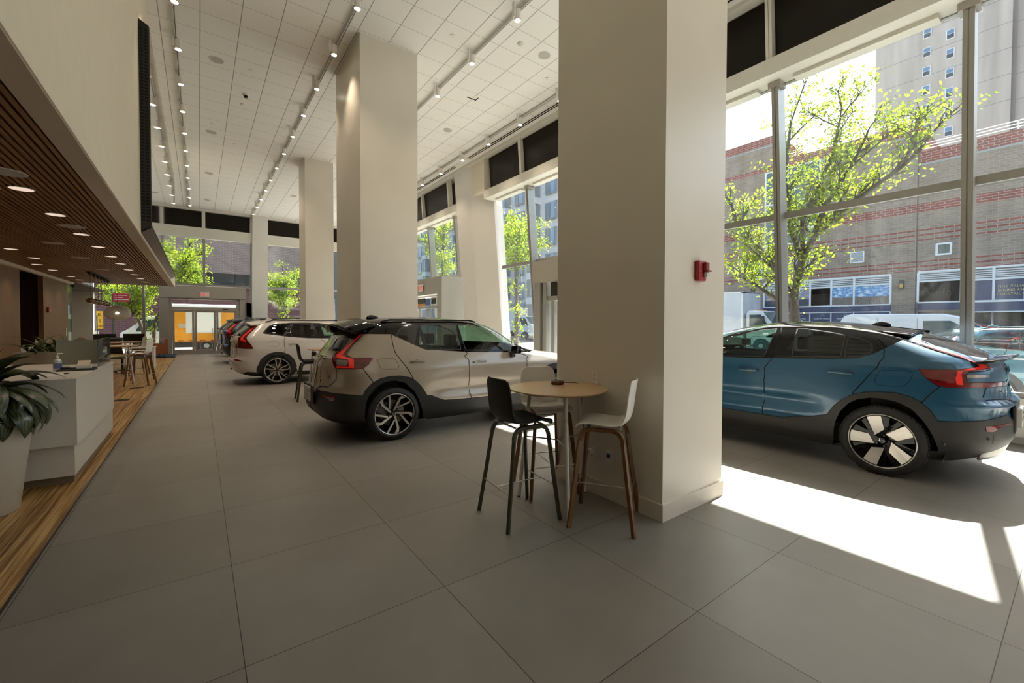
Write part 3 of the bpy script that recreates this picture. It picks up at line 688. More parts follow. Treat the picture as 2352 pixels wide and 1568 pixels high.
def pl(bm,uvl,r,k,n):
    t=k/n; az=k*2.39996+r.uniform(-.2,.2)
    if t<.5: lift,droop,L,z,r0=r.uniform(-.1,.35),r.uniform(1.7,2.6),r.uniform(.34,.48),r.uniform(.80,.98),.14
    elif t<.8: lift,droop,L,z,r0=r.uniform(.3,.7),r.uniform(1.4,2.1),r.uniform(.42,.58),r.uniform(.92,1.06),.08
    else: lift,droop,L,z,r0=r.uniform(.8,1.3),r.uniform(.9,1.7),r.uniform(.34,.5),r.uniform(.98,1.05),.04
    leaf_mesh(bm,uvl,(r0*math.cos(az),r0*math.sin(az),z),az,L,r.uniform(.07,.095),lift,droop,r.uniform(-.3,.3))
leaves('leaf',84,5,pl,M_leaf,e)
b=MB(); rr=random.Random(3)
for k in range(14):
    az=k*2.4; b.tube([(.03*math.cos(az),.03*math.sin(az),.70),(.06*math.cos(az),.06*math.sin(az),.85),(.09*math.cos(az),.09*math.sin(az),1.0)],.006,n=6)
b.build('stem',mat('green stem',(.06,.09,.03),.5),e)
# far cafe stools and table
for k,(x,y,a,l) in enumerate(((-1.17,13.95,165,'white shell stool with wooden legs at the far cafe table, nearest the aisle'),(-1.25,15.4,185,'white shell stool behind the front one at the far cafe table'),(-1.5,16.9,200,'white shell stool farthest back by the far cafe table'),(-1.95,13.7,20,'white shell stool left of the far cafe table leg'),(-2.6,17.6,40,'white shell stool by the far window glass'))):
    dup(st,(x,y,0),math.radians(a),l)
bar_table((-1.62,13.75,0),.3,'round pale wood cafe table under the slatted soffit')
bar_table((-1.75,16.2,0),.9,'second round pale wood cafe table behind the first one')
e=empty('wood_box',(-1.75,13.6,1.002),.2,'small dark wooden box on the first cafe table','box'); MB().box(-.12,.06,-.04,.04,0,.035,.004).build('body',mat('walnut puck'),e); MB().box(-.118,.058,-.038,.038,.035,.04).build('lid',M_black,e)
# second plant in a white trough, monitors, chairs
e=empty('potted_fern',(-2.35,12.0,0),0,'spiky green plant in a pale trough behind the reception desk','plant')
MB().box(-.45,.45,-.2,.2,0,.98,.01).build('planter',mat('pale trough',(.42,.38,.30),.5),e)
M_leaf2=mat('green strap leaf',(.05,.085,.02),.4,noise=.3,nscale=30)
def p2(bm,uvl,r,k,n):
    az=k*2.39996; leaf_mesh(bm,uvl,(r.uniform(-.3,.3),r.uniform(-.12,.12),.98),az,r.uniform(.35,.55),.028,r.uniform(.5,1.2),r.uniform(.7,1.5),0,8,3)
leaves('leaf',46,9,p2,M_leaf2,e)
e=empty('potted_fern',(-2.3,8.3,0),0,'pale green spiky plant just behind the left end of the privacy screen','plant')
MB().lathe([(0,0),(.12,0),(.16,.75),(.14,.75),(0,.70)]).build('planter',M_blackm,e,smooth=40)
def p3(bm,uvl,r,k,n):
    az=k*2.39996; leaf_mesh(bm,uvl,(0,0,.72),az,r.uniform(.35,.6),.022,r.uniform(.6,1.3),r.uniform(.4,1.3),0,8,3)
leaves('leaf',26,11,p3,M_leaf2,e)
def monitor(x,y,z,rz,label):
    e=empty('computer_monitor',(x,y,z),rz,label,'monitor','monitors on the cafe desks')
    MB().box(-.27,.27,-.015,.015,.12,.44,.004).build('screen',M_black,e); MB().box(-.03,.03,.0,.03,.0,.2).build('stand',M_blackm,e); MB().box(-.12,.12,-.08,.08,0,.012).build('foot',M_blackm,e)
e=empty('work_desk',(-2.1,19.0,0),0,'white office desk carrying the black monitors near the far windows','desk')
MB().box(-.9,.9,-.4,.4,.70,.74).build('desk_top',M_whitep,e)
for x in (-.85,.85): MB().box(x-.03,x+.03,-.38,.38,0,.70).build('leg',M_whitep,e)
monitor(-2.45,18.9,.74,.1,'black computer monitor on the far white desk, left one')
monitor(-1.75,18.95,.74,-.1,'black computer monitor on the far white desk, right one')
def office_chair(x,y,rz,label):
    e=empty('office_chair',(x,y,0),rz,label,'chair','black office chairs')
    MB().box(-.22,.22,-.22,.22,.44,.5,.02).build('seat',M_blackm,e); b=MB(); b.grid(lambda u,v:(-.24-.05*math.sin(v*pi),(u-.5)*.42,.6+v*.5),8,8); b.build('backrest',M_blackm,e,smooth=60,solid=.03)
    b=MB(); b.cyl((0,0,.1),(0,0,.44),.03)
    for k in range(5): a=2*pi*k/5; b.tube([(0,0,.1),(.28*math.cos(a),.28*math.sin(a),.05)],.018,n=6); b.sphere((.28*math.cos(a),.28*math.sin(a),.03),.03,seg=8)
    b.build('base',M_blackm,e); b=MB()
    for s in (-1,1): b.tube([(-.15,s*.25,.45),(-.1,s*.27,.66),(.12,s*.27,.68)],.015,n=6)
    b.build('armrest',M_blackm,e)
office_chair(-1.45,8.75,2.4,'black office chair with curved arms behind the privacy screen')
office_chair(-1.9,17.6,1.0,'black office chair in front of the far white desk')
# orange lounge chair, blue mat, floor boxes
e=empty('lounge_chair',(-1.62,24.6,0),math.radians(200),'burnt orange box armchair beside the far entrance','armchair')
mo=mat('burnt orange leather',(.26,.075,.018),.5)
MB().box(-.35,.3,-.3,.3,.18,.42,.03).build('seat',mo,e); MB().box(-.42,-.3,-.36,.36,.15,.85,.02).build('backrest',mo,e)
for s in (-1,1): MB().box(-.35,.35,s*.33-.04,s*.33+.04,.15,.62,.02).build('armrest',mo,e)
for x in (-.3,.25):
    for s in (-1,1): MB().cyl((x,s*.28,0),(x,s*.28,.18),.015).build('leg',M_oak,e)
e=empty('floor_mat',(-1.55,25.2,0),0,'dark blue carpet mat by the far doors','mat'); MB().box(-.7,.66,-.9,1.1,0,.035).build('pile',mat('blue carpet',(.006,.035,.075),.95,bump=.5,bscale=200),e); MB().box(-.72,.68,-.92,-.9,0,.036).build('edge',M_black,e)
for (x,y),l in (((-1.264,11.45),'dark round floor outlet cover on the wood floor, nearer one'),((-1.2,13.4),'dark round floor outlet cover below the cafe stools')):
    e=empty('floor_outlet',(x,y,0),0,l,'floor outlet','round floor outlets'); MB().cyl((0,0,0),(0,0,.006),.13,n=28).build('cover',mat('dark cover',(.02,.015,.01),.6),e); MB().box(-.04,.04,-.02,.02,.006,.008).build('lid',M_black,e)
# coffee station in the recess
e=empty('coffee_counter',(-4.3,16.3,0),0,'white counter with dark front in the recess between the wood panels','counter')
MB().box(-.9,.7,-.9,.6,.86,.90).build('counter_top',M_whitep,e); MB().box(-.85,.62,-.85,.55,0,.86).build('cabinet',M_blackm,e); MB().box(.62,.66,-.9,.6,0,.86).build('end_panel',M_whitep,e)
e=empty('coffee_machine',(-4.2,16.1,.90),0,'dark coffee machine standing on the recess counter','coffee machine'); MB().box(-.2,.2,-.3,.25,0,.5,.02).build('body',M_blackm,e); MB().box(-.15,.15,-.28,.2,.5,.62,.03).build('hopper',M_whitep,e); MB().cyl((.21,.1,.2),(.25,.1,.2),.03).build('spout',M_steel,e)
e=empty('paper_cup_stack',(-4.0,16.75,.90),0,'white cup container right of the coffee machine','cups'); MB().cyl((0,0,0),(0,0,.2),.07,.08).build('container',M_whitep,e); MB().cyl((0,0,.2),(0,0,.21),.08).build('lid',M_whitep,e)
e=empty('wall_cabinet',(-5.0,16.3,1.75),0,'orange wall cabinet inside the coffee recess','cabinet'); MB().box(-.55,.35,-.7,.6,-.25,.35).build('body',mat('orange cabinet',(.42,.13,.015),.45),e); MB().box(.35,.355,-.04,-.03,-.2,.3).build('door_gap',M_black,e)
e=empty('cabinet_ornament',(-4.75,16.0,2.1),0,'small grey ornament on top of the orange cabinet','ornament'); MB().sphere((0,0,.18),.1,(.9,.9,1.3)).build('body',mat('grey ornament',(.25,.27,.3),.5),e); MB().cyl((0,0,0),(0,0,.1),.04).build('stand',mat('grey ornament'),e)
e=empty('fire_alarm',(-3.415,17.35,1.9),0,'small red fire alarm on the far wood-panelled wall','fire alarm'); MB().box(0,.04,-.05,.05,-.08,.08,.008).build('housing',M_red,e); MB().box(.04,.06,-.0,.045,-.04,.0).build('strobe_lens',M_whitep,e)
e=empty('wall_switch',(-3.415,19.4,1.25),0,'white switch panel on the end of the wood panelling','switch'); MB().box(0,.01,-.06,.06,-.12,.12).build('plate',M_whitep,e); MB().box(.01,.014,-.02,.02,-.03,.03).build('rocker',M_whitep,e)
e=empty('security_camera',(-3.3,19.75,2.79),0,'small dark security camera under the soffit corner','security camera'); MB().sphere((0,0,-.04),.05).build('dome',M_blackg,e,smooth=60); MB().cyl((0,0,-.02),(0,0,0),.06).build('base',M_blackm,e)
# linear glass pendant
e=empty('linear_pendant',(-2.265,16.8,0),0,'amber smoked-glass bar pendant hanging on six cords over the cafe','pendant lamp')
am=mat('amber glass',(.16,.07,.015),.1,spec=.9,noise=.2,nscale=10)
MB().cyl((0,-1.45,2.12),(0,1.45,2.12),.018).build('bar',am,e)
for k in range(6):
    y=-1.35+k*.54
    MB().cyl((0,y,2.87),(0,y,2.77),.07,.012,n=16).build('canopy',M_blackm,e); MB().cyl((0,y,2.20),(0,y,2.80),.004,n=6).build('cord',M_black,e)
    b=MB(); b.sphere((0,y,2.12),.085,(1,1.6,.85),16); g=b.build('shade',am,e,smooth=60); MB().sphere((0,y,2.075),.03,seg=10).build('bulb',M_lampsoft,g)
e=empty('disc_pendant',(-2.20,19.5,1.87),0,'large round woven-fibre pendant lamp with a glowing centre','pendant lamp')
MB().sphere((0,0,0),.345,(1,.35,.74),40).build('shade',mat('woven fibre shade',(.70,.64,.54),.8,bump=.8,bscale=60,noise=.2,nscale=40),e,smooth=60)
MB().cyl((0,0,.24),(0,0,1.0),.006).build('cord',M_black,e); MB().sphere((.0,-.122,.0),.04,(1,.4,.8)).build('bulb',M_lamp,e)
TRACE={'XC40':{'upper':[0.0,11.0,0.0,10.031,0.113,10.046,0.26,10.023,0.386,9.991,0.498,9.956,0.645,10.065,0.734,10.057,0.816,10.047,0.892,10.035,0.958,10.021,1.002,10.005,1.014,9.923,1.06,9.729,1.102,9.552,1.142,9.38,1.179,9.204,1.214,9.015,1.246,8.818,1.276,8.626,1.308,8.486,1.351,8.455,1.395,8.423,2.194,7.091,2.499,7.422,3.0,8.2,3.0,15.0,0.0,15.0],'rear_window':[0.0,7.653,0.0,8.438,0.022,8.516,0.145,8.514,0.264,8.491,0.355,8.699,0.396,8.997,0.436,9.285,0.468,9.587,0.498,9.917,0.387,9.961,0.261,10.002,0.114,10.035,0.0,10.031,0.0,11.285],'quarter_window':[1.036,9.9,1.067,10.583,1.136,11.109,1.207,11.212,1.284,11.323,1.273,10.531,1.271,9.962,1.278,9.531,1.282,9.136,1.283,8.711,1.251,8.836,1.194,9.182,1.158,9.359,1.12,9.532,1.08,9.709],'rear_door_window':[1.311,11.387,1.427,11.432,1.51,11.433,1.595,11.434,1.595,11.434,1.668,11.42,1.742,11.406,1.817,11.391,1.701,10.486,1.648,9.862,1.618,9.397,1.588,8.929,1.563,8.448,1.521,8.469,1.48,8.488,1.439,8.508,1.399,8.527,1.351,8.558,1.303,8.588,1.303,9.043,1.299,9.473,1.294,9.924,1.296,10.526],'front_door_window':[1.85,11.377,1.917,11.328,1.984,11.279,2.039,11.23,2.072,11.033,2.117,10.853,2.124,10.441,2.158,10.084,2.157,9.792,2.168,9.543,2.179,9.304,2.179,9.052,2.096,8.713,1.948,7.971,1.913,8.026,1.878,8.075,1.842,8.117,1.806,8.156,1.771,8.193,1.735,8.226,1.7,8.258,1.664,8.288,1.629,8.317,1.594,8.345,1.615,8.771,1.64,9.189,1.664,9.575,1.692,10.01,1.745,10.578],'taillight':[0.606,10.085,0.5,9.936,0.469,9.594,0.436,9.285,0.396,8.997,0.355,8.699,0.3,8.477,0.244,8.217,0.232,7.834,0.331,6.499,0.418,5.705,0.501,5.709,0.577,5.698,0.65,5.676,0.718,5.643,0.791,5.687,0.859,5.721,0.915,6.287,0.943,7.389,0.902,7.686,0.83,7.698,0.752,7.693,0.67,7.67,0.575,7.957,0.501,8.256,0.496,8.645,0.529,9.139,0.556,9.432,0.582,9.729],'light_strip':[0.567,9.99,0.535,9.658,0.5,9.368,0.458,9.049,0.413,8.711,0.318,8.251,0.309,7.907,0.388,7.516,0.492,7.4,0.587,7.252,0.619,6.837,0.646,5.964,0.542,5.972,0.43,5.953,0.436,5.716,0.517,5.741,0.592,5.753,0.663,5.753,0.731,5.743,0.702,6.848,0.663,7.488,0.554,7.755,0.445,8.068,0.451,8.557,0.482,8.925,0.51,9.293,0.554,9.608,0.596,9.961],'lamp_lens':[0.36,6.927,0.481,6.973,0.59,6.982,0.62,6.059,0.536,6.055,0.446,6.034],'cladding':[0.0,2.733,0.14,3.374,0.245,3.412,0.342,3.422,0.432,3.411,0.517,3.384,0.594,3.384,0.668,3.373,0.739,3.35,0.808,3.318,0.874,3.276,0.935,3.225,0.923,3.686,0.944,3.948,0.974,4.203,1.001,4.368,1.018,4.534,1.037,4.605,1.057,4.678,1.077,4.669,1.097,4.661,1.117,4.57,1.137,4.48,1.153,4.36,1.168,4.082,1.185,3.786,1.221,3.223,1.241,2.681,1.261,2.64,1.297,2.275,1.322,2.072,1.337,2.064,1.366,2.033,1.396,2.0,1.42,1.99,1.445,1.98,1.47,1.97,1.496,1.959,1.794,1.87,1.808,3.0,1.848,4.13,1.915,4.704,1.969,4.844,2.03,4.572,2.131,3.533,2.179,2.467,3.0,2.333,3.0,0.0,0.0,0.0],'reflector':[0.186,3.102,0.381,3.116,0.463,3.167,0.54,3.202,0.556,2.817,0.475,2.741,0.391,2.965,0.295,3.049],'fuel_door':[0.997,7.315,1.025,7.268,1.055,7.222,1.085,7.177,1.098,6.826,1.101,5.743,1.094,5.433,1.084,5.353,1.064,5.401,1.043,5.448,1.023,5.496,1.016,5.76,1.0,6.539,0.993,7.011],'gap_tail':[0.0,3.4,0.081,3.652,0.192,3.745,0.297,3.803,0.361,4.087,0.452,4.551,0.447,4.996,0.435,5.565],'gap_rear':[1.003,9.974,1.04,9.264,1.059,8.882,1.075,8.501,1.121,7.372,1.13,5.983,1.139,5.068,1.154,4.358],'gap_mid':[1.577,8.28,1.585,7.38,1.505,6.293,1.444,5.35,1.43,4.665,1.426,4.22,1.427,3.758,1.436,3.286,1.441,2.754,1.45,2.115,1.446,1.51,1.432,0.925],'gap_front':[2.062,7.516,1.965,6.603,1.817,5.54,1.772,4.896,1.764,4.408,1.757,3.849,1.759,3.265,1.761,2.68,1.762,2.058,1.762,1.453,1.763,0.682],'gap_bumper':[0.86,5.621,0.908,5.102,0.949,4.676,0.982,4.311],'opening':[1.188,0.428,1.217,1.494,1.215,1.936,1.206,2.394,1.192,2.834,1.175,3.269,1.145,3.649,1.121,4.022,1.098,4.168,1.076,4.308,1.053,4.25,1.03,4.193,1.014,3.991,1.001,3.785,0.999,3.482,0.997,3.18,0.996,2.788,0.99,2.395,0.99,2.016,0.98,1.65,0.95,1.273,0.9,0.0,1.3,0.0]},'C40':{'upper':[0.0,13.424,0.668,11.431,0.725,11.333,0.82,10.952,0.905,10.592,0.965,10.29,1.006,9.982,1.063,9.562,1.11,9.129,1.137,8.88,1.162,8.608,1.185,8.326,1.206,8.261,1.227,8.196,1.249,8.131,1.27,8.066,1.291,8.002,1.313,7.938,1.677,7.326,2.072,7.19,2.299,7.257,3.0,8.3,3.0,17.0,0.0,17.0],'rear_window':[0.0,9.579,0.34,8.51,0.418,8.731,0.447,9.079,0.458,9.387,0.467,9.601,0.473,9.814,0.48,10.033,0.485,10.254,0.501,10.389,0.516,10.525,0.53,10.664,0.545,10.807,0.561,10.956,0.582,11.144,0.298,12.189,0.0,13.211],'quarter_window':[1.073,11.928,1.044,11.741,1.016,11.563,1.012,11.229,1.011,10.916,1.029,10.471,1.07,9.842,1.129,9.099,1.164,8.634,1.184,8.585,1.203,8.536,1.223,8.486,1.242,8.435,1.227,9.338,1.186,10.144,1.136,10.968],'rear_door_window':[1.088,12.027,1.125,12.255,1.17,12.498,1.228,12.728,1.271,12.859,1.315,12.993,1.362,13.13,1.411,13.27,1.467,13.413,1.438,13.363,1.513,13.349,1.588,13.335,1.517,12.205,1.497,11.257,1.493,10.45,1.493,9.694,1.494,8.918,1.482,8.032,1.459,8.065,1.436,8.097,1.413,8.13,1.39,8.162,1.368,8.203,1.346,8.243,1.324,8.283,1.302,8.322,1.28,8.361,1.259,8.4,1.249,9.165,1.22,9.833,1.184,10.501,1.14,11.211],'front_door_window':[1.88,13.355,1.92,13.225,1.957,13.093,2.0,12.963,2.006,12.702,2.001,12.332,2.0,11.9,2.012,11.625,2.021,11.288,2.032,10.962,2.048,10.653,2.398,10.849,2.267,7.845,1.809,7.438,1.784,7.475,1.76,7.512,1.735,7.549,1.711,7.585,1.686,7.621,1.662,7.657,1.638,7.692,1.614,7.726,1.632,8.518,1.642,9.294,1.647,9.985,1.662,10.679,1.686,11.441,1.739,12.326],'taillight':[0.684,11.127,0.646,10.975,0.634,10.781,0.623,10.597,0.612,10.419,0.601,10.245,0.589,10.097,0.575,9.949,0.562,9.804,0.549,9.661,0.535,9.518,0.535,9.276,0.524,9.021,0.503,8.74,0.458,8.492,0.407,8.236,0.369,7.989,0.328,7.748,0.353,7.474,0.421,7.362,0.482,7.244,0.539,7.205,0.593,7.16,0.643,7.11,0.671,6.868,0.677,6.452,0.678,6.086,0.636,6.094,0.591,6.099,0.544,6.1,0.493,6.096,0.437,6.085,0.365,6.094,0.279,6.085,0.162,6.034,0.0,5.844,0.0,5.631,0.159,5.746,0.278,5.784,0.365,5.786,0.438,5.771,0.494,5.775,0.545,5.774,0.593,5.768,0.637,5.758,0.68,5.746,0.72,5.731,0.76,5.73,0.798,5.726,0.834,5.721,0.873,5.751,0.909,5.78,0.94,6.005,0.966,6.271,0.981,6.678,0.988,7.165,0.961,7.176,0.928,7.186,0.892,7.194,0.853,7.234,0.811,7.271,0.768,7.304,0.723,7.334,0.672,7.437,0.619,7.537,0.563,7.632,0.504,7.722,0.496,8.092,0.525,8.385,0.55,8.684,0.569,8.968,0.592,9.144,0.609,9.312,0.623,9.474,0.634,9.635,0.644,9.797,0.655,9.962,0.66,10.152,0.664,10.342,0.667,10.534,0.67,10.731,0.674,10.939],'light_strip':[0.66,11.02,0.648,10.847,0.638,10.683,0.628,10.524,0.617,10.37,0.607,10.217,0.596,10.061,0.584,9.905,0.573,9.753,0.562,9.602,0.549,9.452,0.546,9.185,0.53,8.896,0.505,8.578,0.463,8.247,0.415,7.929,0.398,7.632,0.496,7.376,0.548,7.344,0.596,7.308,0.641,7.266,0.685,7.221,0.714,6.854,0.719,6.344,0.718,5.908,0.772,5.928,0.774,6.417,0.735,7.139,0.685,7.264,0.632,7.388,0.575,7.51,0.487,7.793,0.498,8.17,0.527,8.454,0.553,8.738,0.573,9.004,0.585,9.248,0.6,9.406,0.611,9.561,0.622,9.716,0.632,9.873,0.642,10.034,0.646,10.223,0.65,10.413,0.653,10.606,0.656,10.807],'lamp_lens':[0.668,6.803,0.628,6.807,0.585,6.809,0.54,6.806,0.491,6.798,0.439,6.784,0.445,6.555,0.498,6.548,0.547,6.535,0.593,6.518,0.636,6.496,0.677,6.472],'cladding':[0.0,2.651,0.266,3.358,0.346,3.327,0.414,3.274,0.486,3.24,0.55,3.193,0.609,3.136,0.654,3.118,0.697,3.096,0.737,3.07,0.776,3.039,0.813,3.004,0.848,2.966,0.885,2.947,0.919,2.926,0.95,2.901,0.978,2.874,0.992,3.192,0.997,3.515,1.002,3.765,1.008,4.068,1.016,4.4,1.023,4.768,1.034,4.872,1.046,4.967,1.058,5.052,1.072,5.035,1.086,5.016,1.101,4.997,1.114,4.933,1.127,4.864,1.141,4.788,1.16,4.548,1.179,4.293,1.197,3.9,1.215,3.601,1.229,3.325,1.241,3.055,1.253,2.59,1.259,2.342,1.311,2.0,1.348,1.938,1.395,1.649,1.792,1.705,1.812,2.788,1.872,3.815,1.939,4.505,2.001,4.107,2.089,3.071,2.142,2.126,3.0,2.0,3.0,0.0,0.0,0.0],'reflector':[0.603,2.78,0.542,2.795,0.475,2.798,0.417,2.829,0.352,2.847,0.275,2.843,0.251,2.75,0.343,2.743,0.417,2.705,0.474,2.556,0.513,2.418,0.591,2.453],'fuel_door':[1.104,6.76,1.09,6.787,1.076,6.815,1.062,6.842,1.049,6.869,1.035,6.896,1.021,6.923,1.013,6.744,1.013,6.477,1.026,5.846,1.038,5.606,1.046,5.54,1.061,5.524,1.075,5.508,1.09,5.492,1.11,5.591,1.114,5.73,1.11,6.235,1.109,6.627],'gap_rear':[0.895,11.632,0.947,10.839,1.006,9.982,1.057,9.281,1.09,8.203,1.114,7.345,1.129,6.637,1.134,6.125,1.143,5.707,1.152,5.427,1.161,5.117,1.179,4.297],'gap_mid':[1.892,13.867,1.703,12.563,1.631,11.461,1.61,10.52,1.599,9.656,1.593,8.747,1.571,7.697,1.537,6.946,1.5,6.467,1.468,5.801,1.456,5.334,1.453,4.663,1.457,3.965,1.459,3.511,1.46,3.117,1.46,2.727,1.464,2.238,1.467,1.779,1.461,1.404,1.45,1.004],'gap_bumper':[0.887,5.794,0.923,5.536,0.956,5.273,0.975,5.01,0.995,4.612,1.01,4.151,1.021,3.812,1.032,3.538],'gap_tail':[0.0,3.815,0.18,4.755,0.285,4.857,0.371,4.9,0.443,4.912,0.508,4.906,0.52,5.181,0.492,5.647,0.479,5.711],'gap_light':[0.988,7.165,0.981,6.678,0.966,6.271,0.94,6.005,0.909,5.78,0.873,5.751,0.834,5.721,0.798,5.726,0.76,5.73,0.72,5.731,0.68,5.746,0.637,5.758,0.593,5.768,0.545,5.774,0.494,5.775,0.438,5.771,0.365,5.786,0.278,5.784,0.159,5.746,0.0,5.631],'opening':[1.188,0.332,1.215,0.8,1.227,1.185,1.235,1.508,1.235,2.025,1.229,2.356,1.223,2.698,1.212,3.028,1.2,3.357,1.185,3.574,1.169,3.807,1.157,3.902,1.145,4.005,1.132,4.119,1.116,4.137,1.099,4.154,1.088,4.085,1.078,4.021,1.067,3.963,1.057,3.796,1.049,3.647,1.04,3.51,1.035,3.282,1.029,3.06,1.021,2.84,1.015,2.618,1.01,2.404,1.004,2.197,0.997,1.888,0.974,1.605,0.94,1.345,0.891,1.057,0.921,1.041,0.948,1.022,0.972,1.001,0.992,0.978,1.003,0.953,1.012,0.927,1.021,0.901,1.031,0.874,1.04,0.846,1.049,0.817,1.058,0.788,1.068,0.758,1.077,0.727,1.086,0.695,1.096,0.662,1.106,0.629,1.115,0.595,1.125,0.559,1.135,0.523,1.146,0.487,1.156,0.449,1.166,0.411,1.177,0.372]},'XC60':{'upper':[0.0,11.226,0.32,10.996,0.496,11.004,0.674,10.856,0.68,11.869,0.686,12.22,0.785,12.391,0.868,12.579,0.935,12.79,0.986,13.037,1.085,13.195,1.214,13.366,1.37,13.557,1.562,13.432,1.726,13.314,1.867,13.202,2.0,13.125,2.055,12.987,2.082,12.695,2.119,12.443,2.173,12.216,2.025,11.311,2.006,10.6,1.987,9.837,1.969,9.054,1.954,8.282,3.0,8.2,3.0,15.0,0.0,15.0],'rear_window':[0.0,7.0,0.227,8.497,0.477,8.476,0.528,8.677,0.51,9.686,0.496,11.004,0.32,10.996,0.0,11.459],'side_glass':[0.978,9.272,0.958,9.823,0.937,10.934,0.966,11.418,1.038,11.687,1.112,11.788,1.19,11.897,1.273,12.017,1.381,12.041,1.492,12.066,1.606,12.092,1.708,12.014,1.806,11.937,1.863,11.628,1.918,11.353,1.898,10.643,1.902,10.003,1.902,9.382,1.898,8.762,1.919,7.576,1.861,7.51,1.804,7.446,1.745,7.46,1.688,7.474,1.631,7.488,1.581,7.532,1.531,7.574,1.483,7.616,1.435,7.658,1.386,7.798,1.34,7.93,1.296,8.052,1.252,8.166,1.206,8.345,1.159,8.515,1.109,8.681,1.057,8.845,1.003,8.994],'quarter_window':[0.992,9.27,0.963,10.642,0.981,11.253,1.059,11.507,1.149,11.599,1.245,11.697,1.218,10.514,1.22,9.481,1.219,8.461,1.165,8.659,1.108,8.854,1.049,9.051],'rear_door_window':[1.274,11.698,1.37,11.727,1.469,11.757,1.571,11.788,1.677,11.82,1.571,10.424,1.547,9.2,1.525,7.966,1.477,7.947,1.43,7.927,1.383,8.043,1.336,8.151,1.288,8.254,1.253,10.349],'front_door_window':[1.755,11.624,1.814,11.44,1.873,11.264,1.866,10.53,1.874,9.851,1.87,9.181,1.865,8.519,1.872,7.793,1.825,7.802,1.778,7.811,1.731,7.82,1.685,7.828,1.64,7.836,1.595,7.844,1.62,9.084,1.654,10.298],'taillight':[0.665,10.856,0.506,10.957,0.51,9.686,0.528,8.677,0.476,8.063,0.497,6.623,0.325,5.829,0.322,5.32,0.666,5.206,0.793,5.193,0.899,5.166,0.864,6.106,0.758,7.769,0.725,8.36,0.696,9.557],'light_strip':[0.605,10.641,0.595,9.965,0.585,9.282,0.57,8.075,0.598,7.236,0.759,6.783,0.762,7.079,0.669,7.594,0.651,8.358,0.658,9.693],'under_trim':[0.0,0.207,0.709,1.345,0.837,1.286,0.939,1.203,0.784,0.037,1.206,0.42,1.238,1.095,1.24,1.03,1.274,1.031,1.308,1.032,1.343,1.033,1.806,0.629,3.0,1.0,3.0,0.0,0.0,0.0],'arch_trim':[0.946,1.253,0.975,1.532,1.019,2.6,1.028,3.678,1.058,4.238,1.101,4.466,1.149,4.386,1.196,3.889,1.243,3.093,1.256,2.111,1.238,1.033,1.183,0.528,1.225,1.674,1.214,2.742,1.164,3.639,1.115,3.916,1.075,3.769,1.06,3.108,1.035,2.018,1.013,1.25,0.754,0.042],'reflector':[0.368,3.285,0.514,3.356,0.691,3.177,0.716,3.061,0.549,3.095,0.428,3.171],'fuel_door':[1.099,6.798,1.162,6.731,1.161,6.435,1.141,5.737,1.126,5.492,1.07,5.577,1.066,5.95,1.079,6.556],'gap_rear':[1.263,11.796,1.223,9.931,1.219,8.252,1.228,7.061,1.174,5.513,1.161,4.331],'gap_mid':[1.773,11.825,1.632,10.372,1.591,9.091,1.564,7.77,1.584,6.848,1.463,5.194,1.447,4.301,1.45,3.477,1.455,2.637,1.454,1.799,1.438,0.92],'gap_tail':[0.0,3.4,0.323,3.763,0.358,4.05,0.392,5.213],'crease':[0.773,7.33,0.893,7.307,0.983,7.274,1.027,7.237,1.069,7.2,1.112,7.163,1.154,7.127,1.197,7.09,1.24,7.053,1.28,6.999,1.319,6.945,1.359,6.892,1.398,6.839,1.436,6.786,1.475,6.734,1.513,6.682,1.551,6.629],'opening':[1.188,0.607,1.225,1.674,1.214,2.742,1.164,3.639,1.115,3.935,1.075,3.769,1.06,3.108,1.035,2.018,1.013,1.301,0.805,0.228,0.941,0.31,1.011,0.363,1.046,0.412,1.082,0.461,1.118,0.51,1.153,0.559]}}
XC40=[
(.20,.30,4.35,.84,.5,.5,2.6,2.6),
(.30,.08,4.50,.89,.5,.6,2.6,2.5),
(.45,.00,4.60,.915,.5,.7,2.6,2.4),
(.60,.02,4.60,.925,.5,.7,2.6,2.4),
(.75,.09,4.58,.93,.52,.7,2.7,2.4),
(.90,.10,4.50,.925,.52,.7,2.7,2.4),
(1.0,.12,4.25,.90,.52,.8,2.7,2.3),
(1.07,.15,3.75,.875,.52,.8,2.7,2.3),
(1.12,.19,3.42,.855,.52,.5,2.7,2.4),
(1.25,.27,3.12,.80,.52,.45,2.7,2.5),
(1.40,.37,2.88,.73,.52,.45,2.7,2.6),
(1.50,.45,2.70,.68,.5,.5,2.7,2.6),
(1.56,.52,2.54,.62,.5,.55,2.6,2.6),
(1.60,.66,2.36,.53,.5,.6,2.4,2.4),
(1.63,.95,2.10,.38,.4,.5,2.2,2.2),
(1.65,1.35,1.75,.12,.15,.15,2,2)]
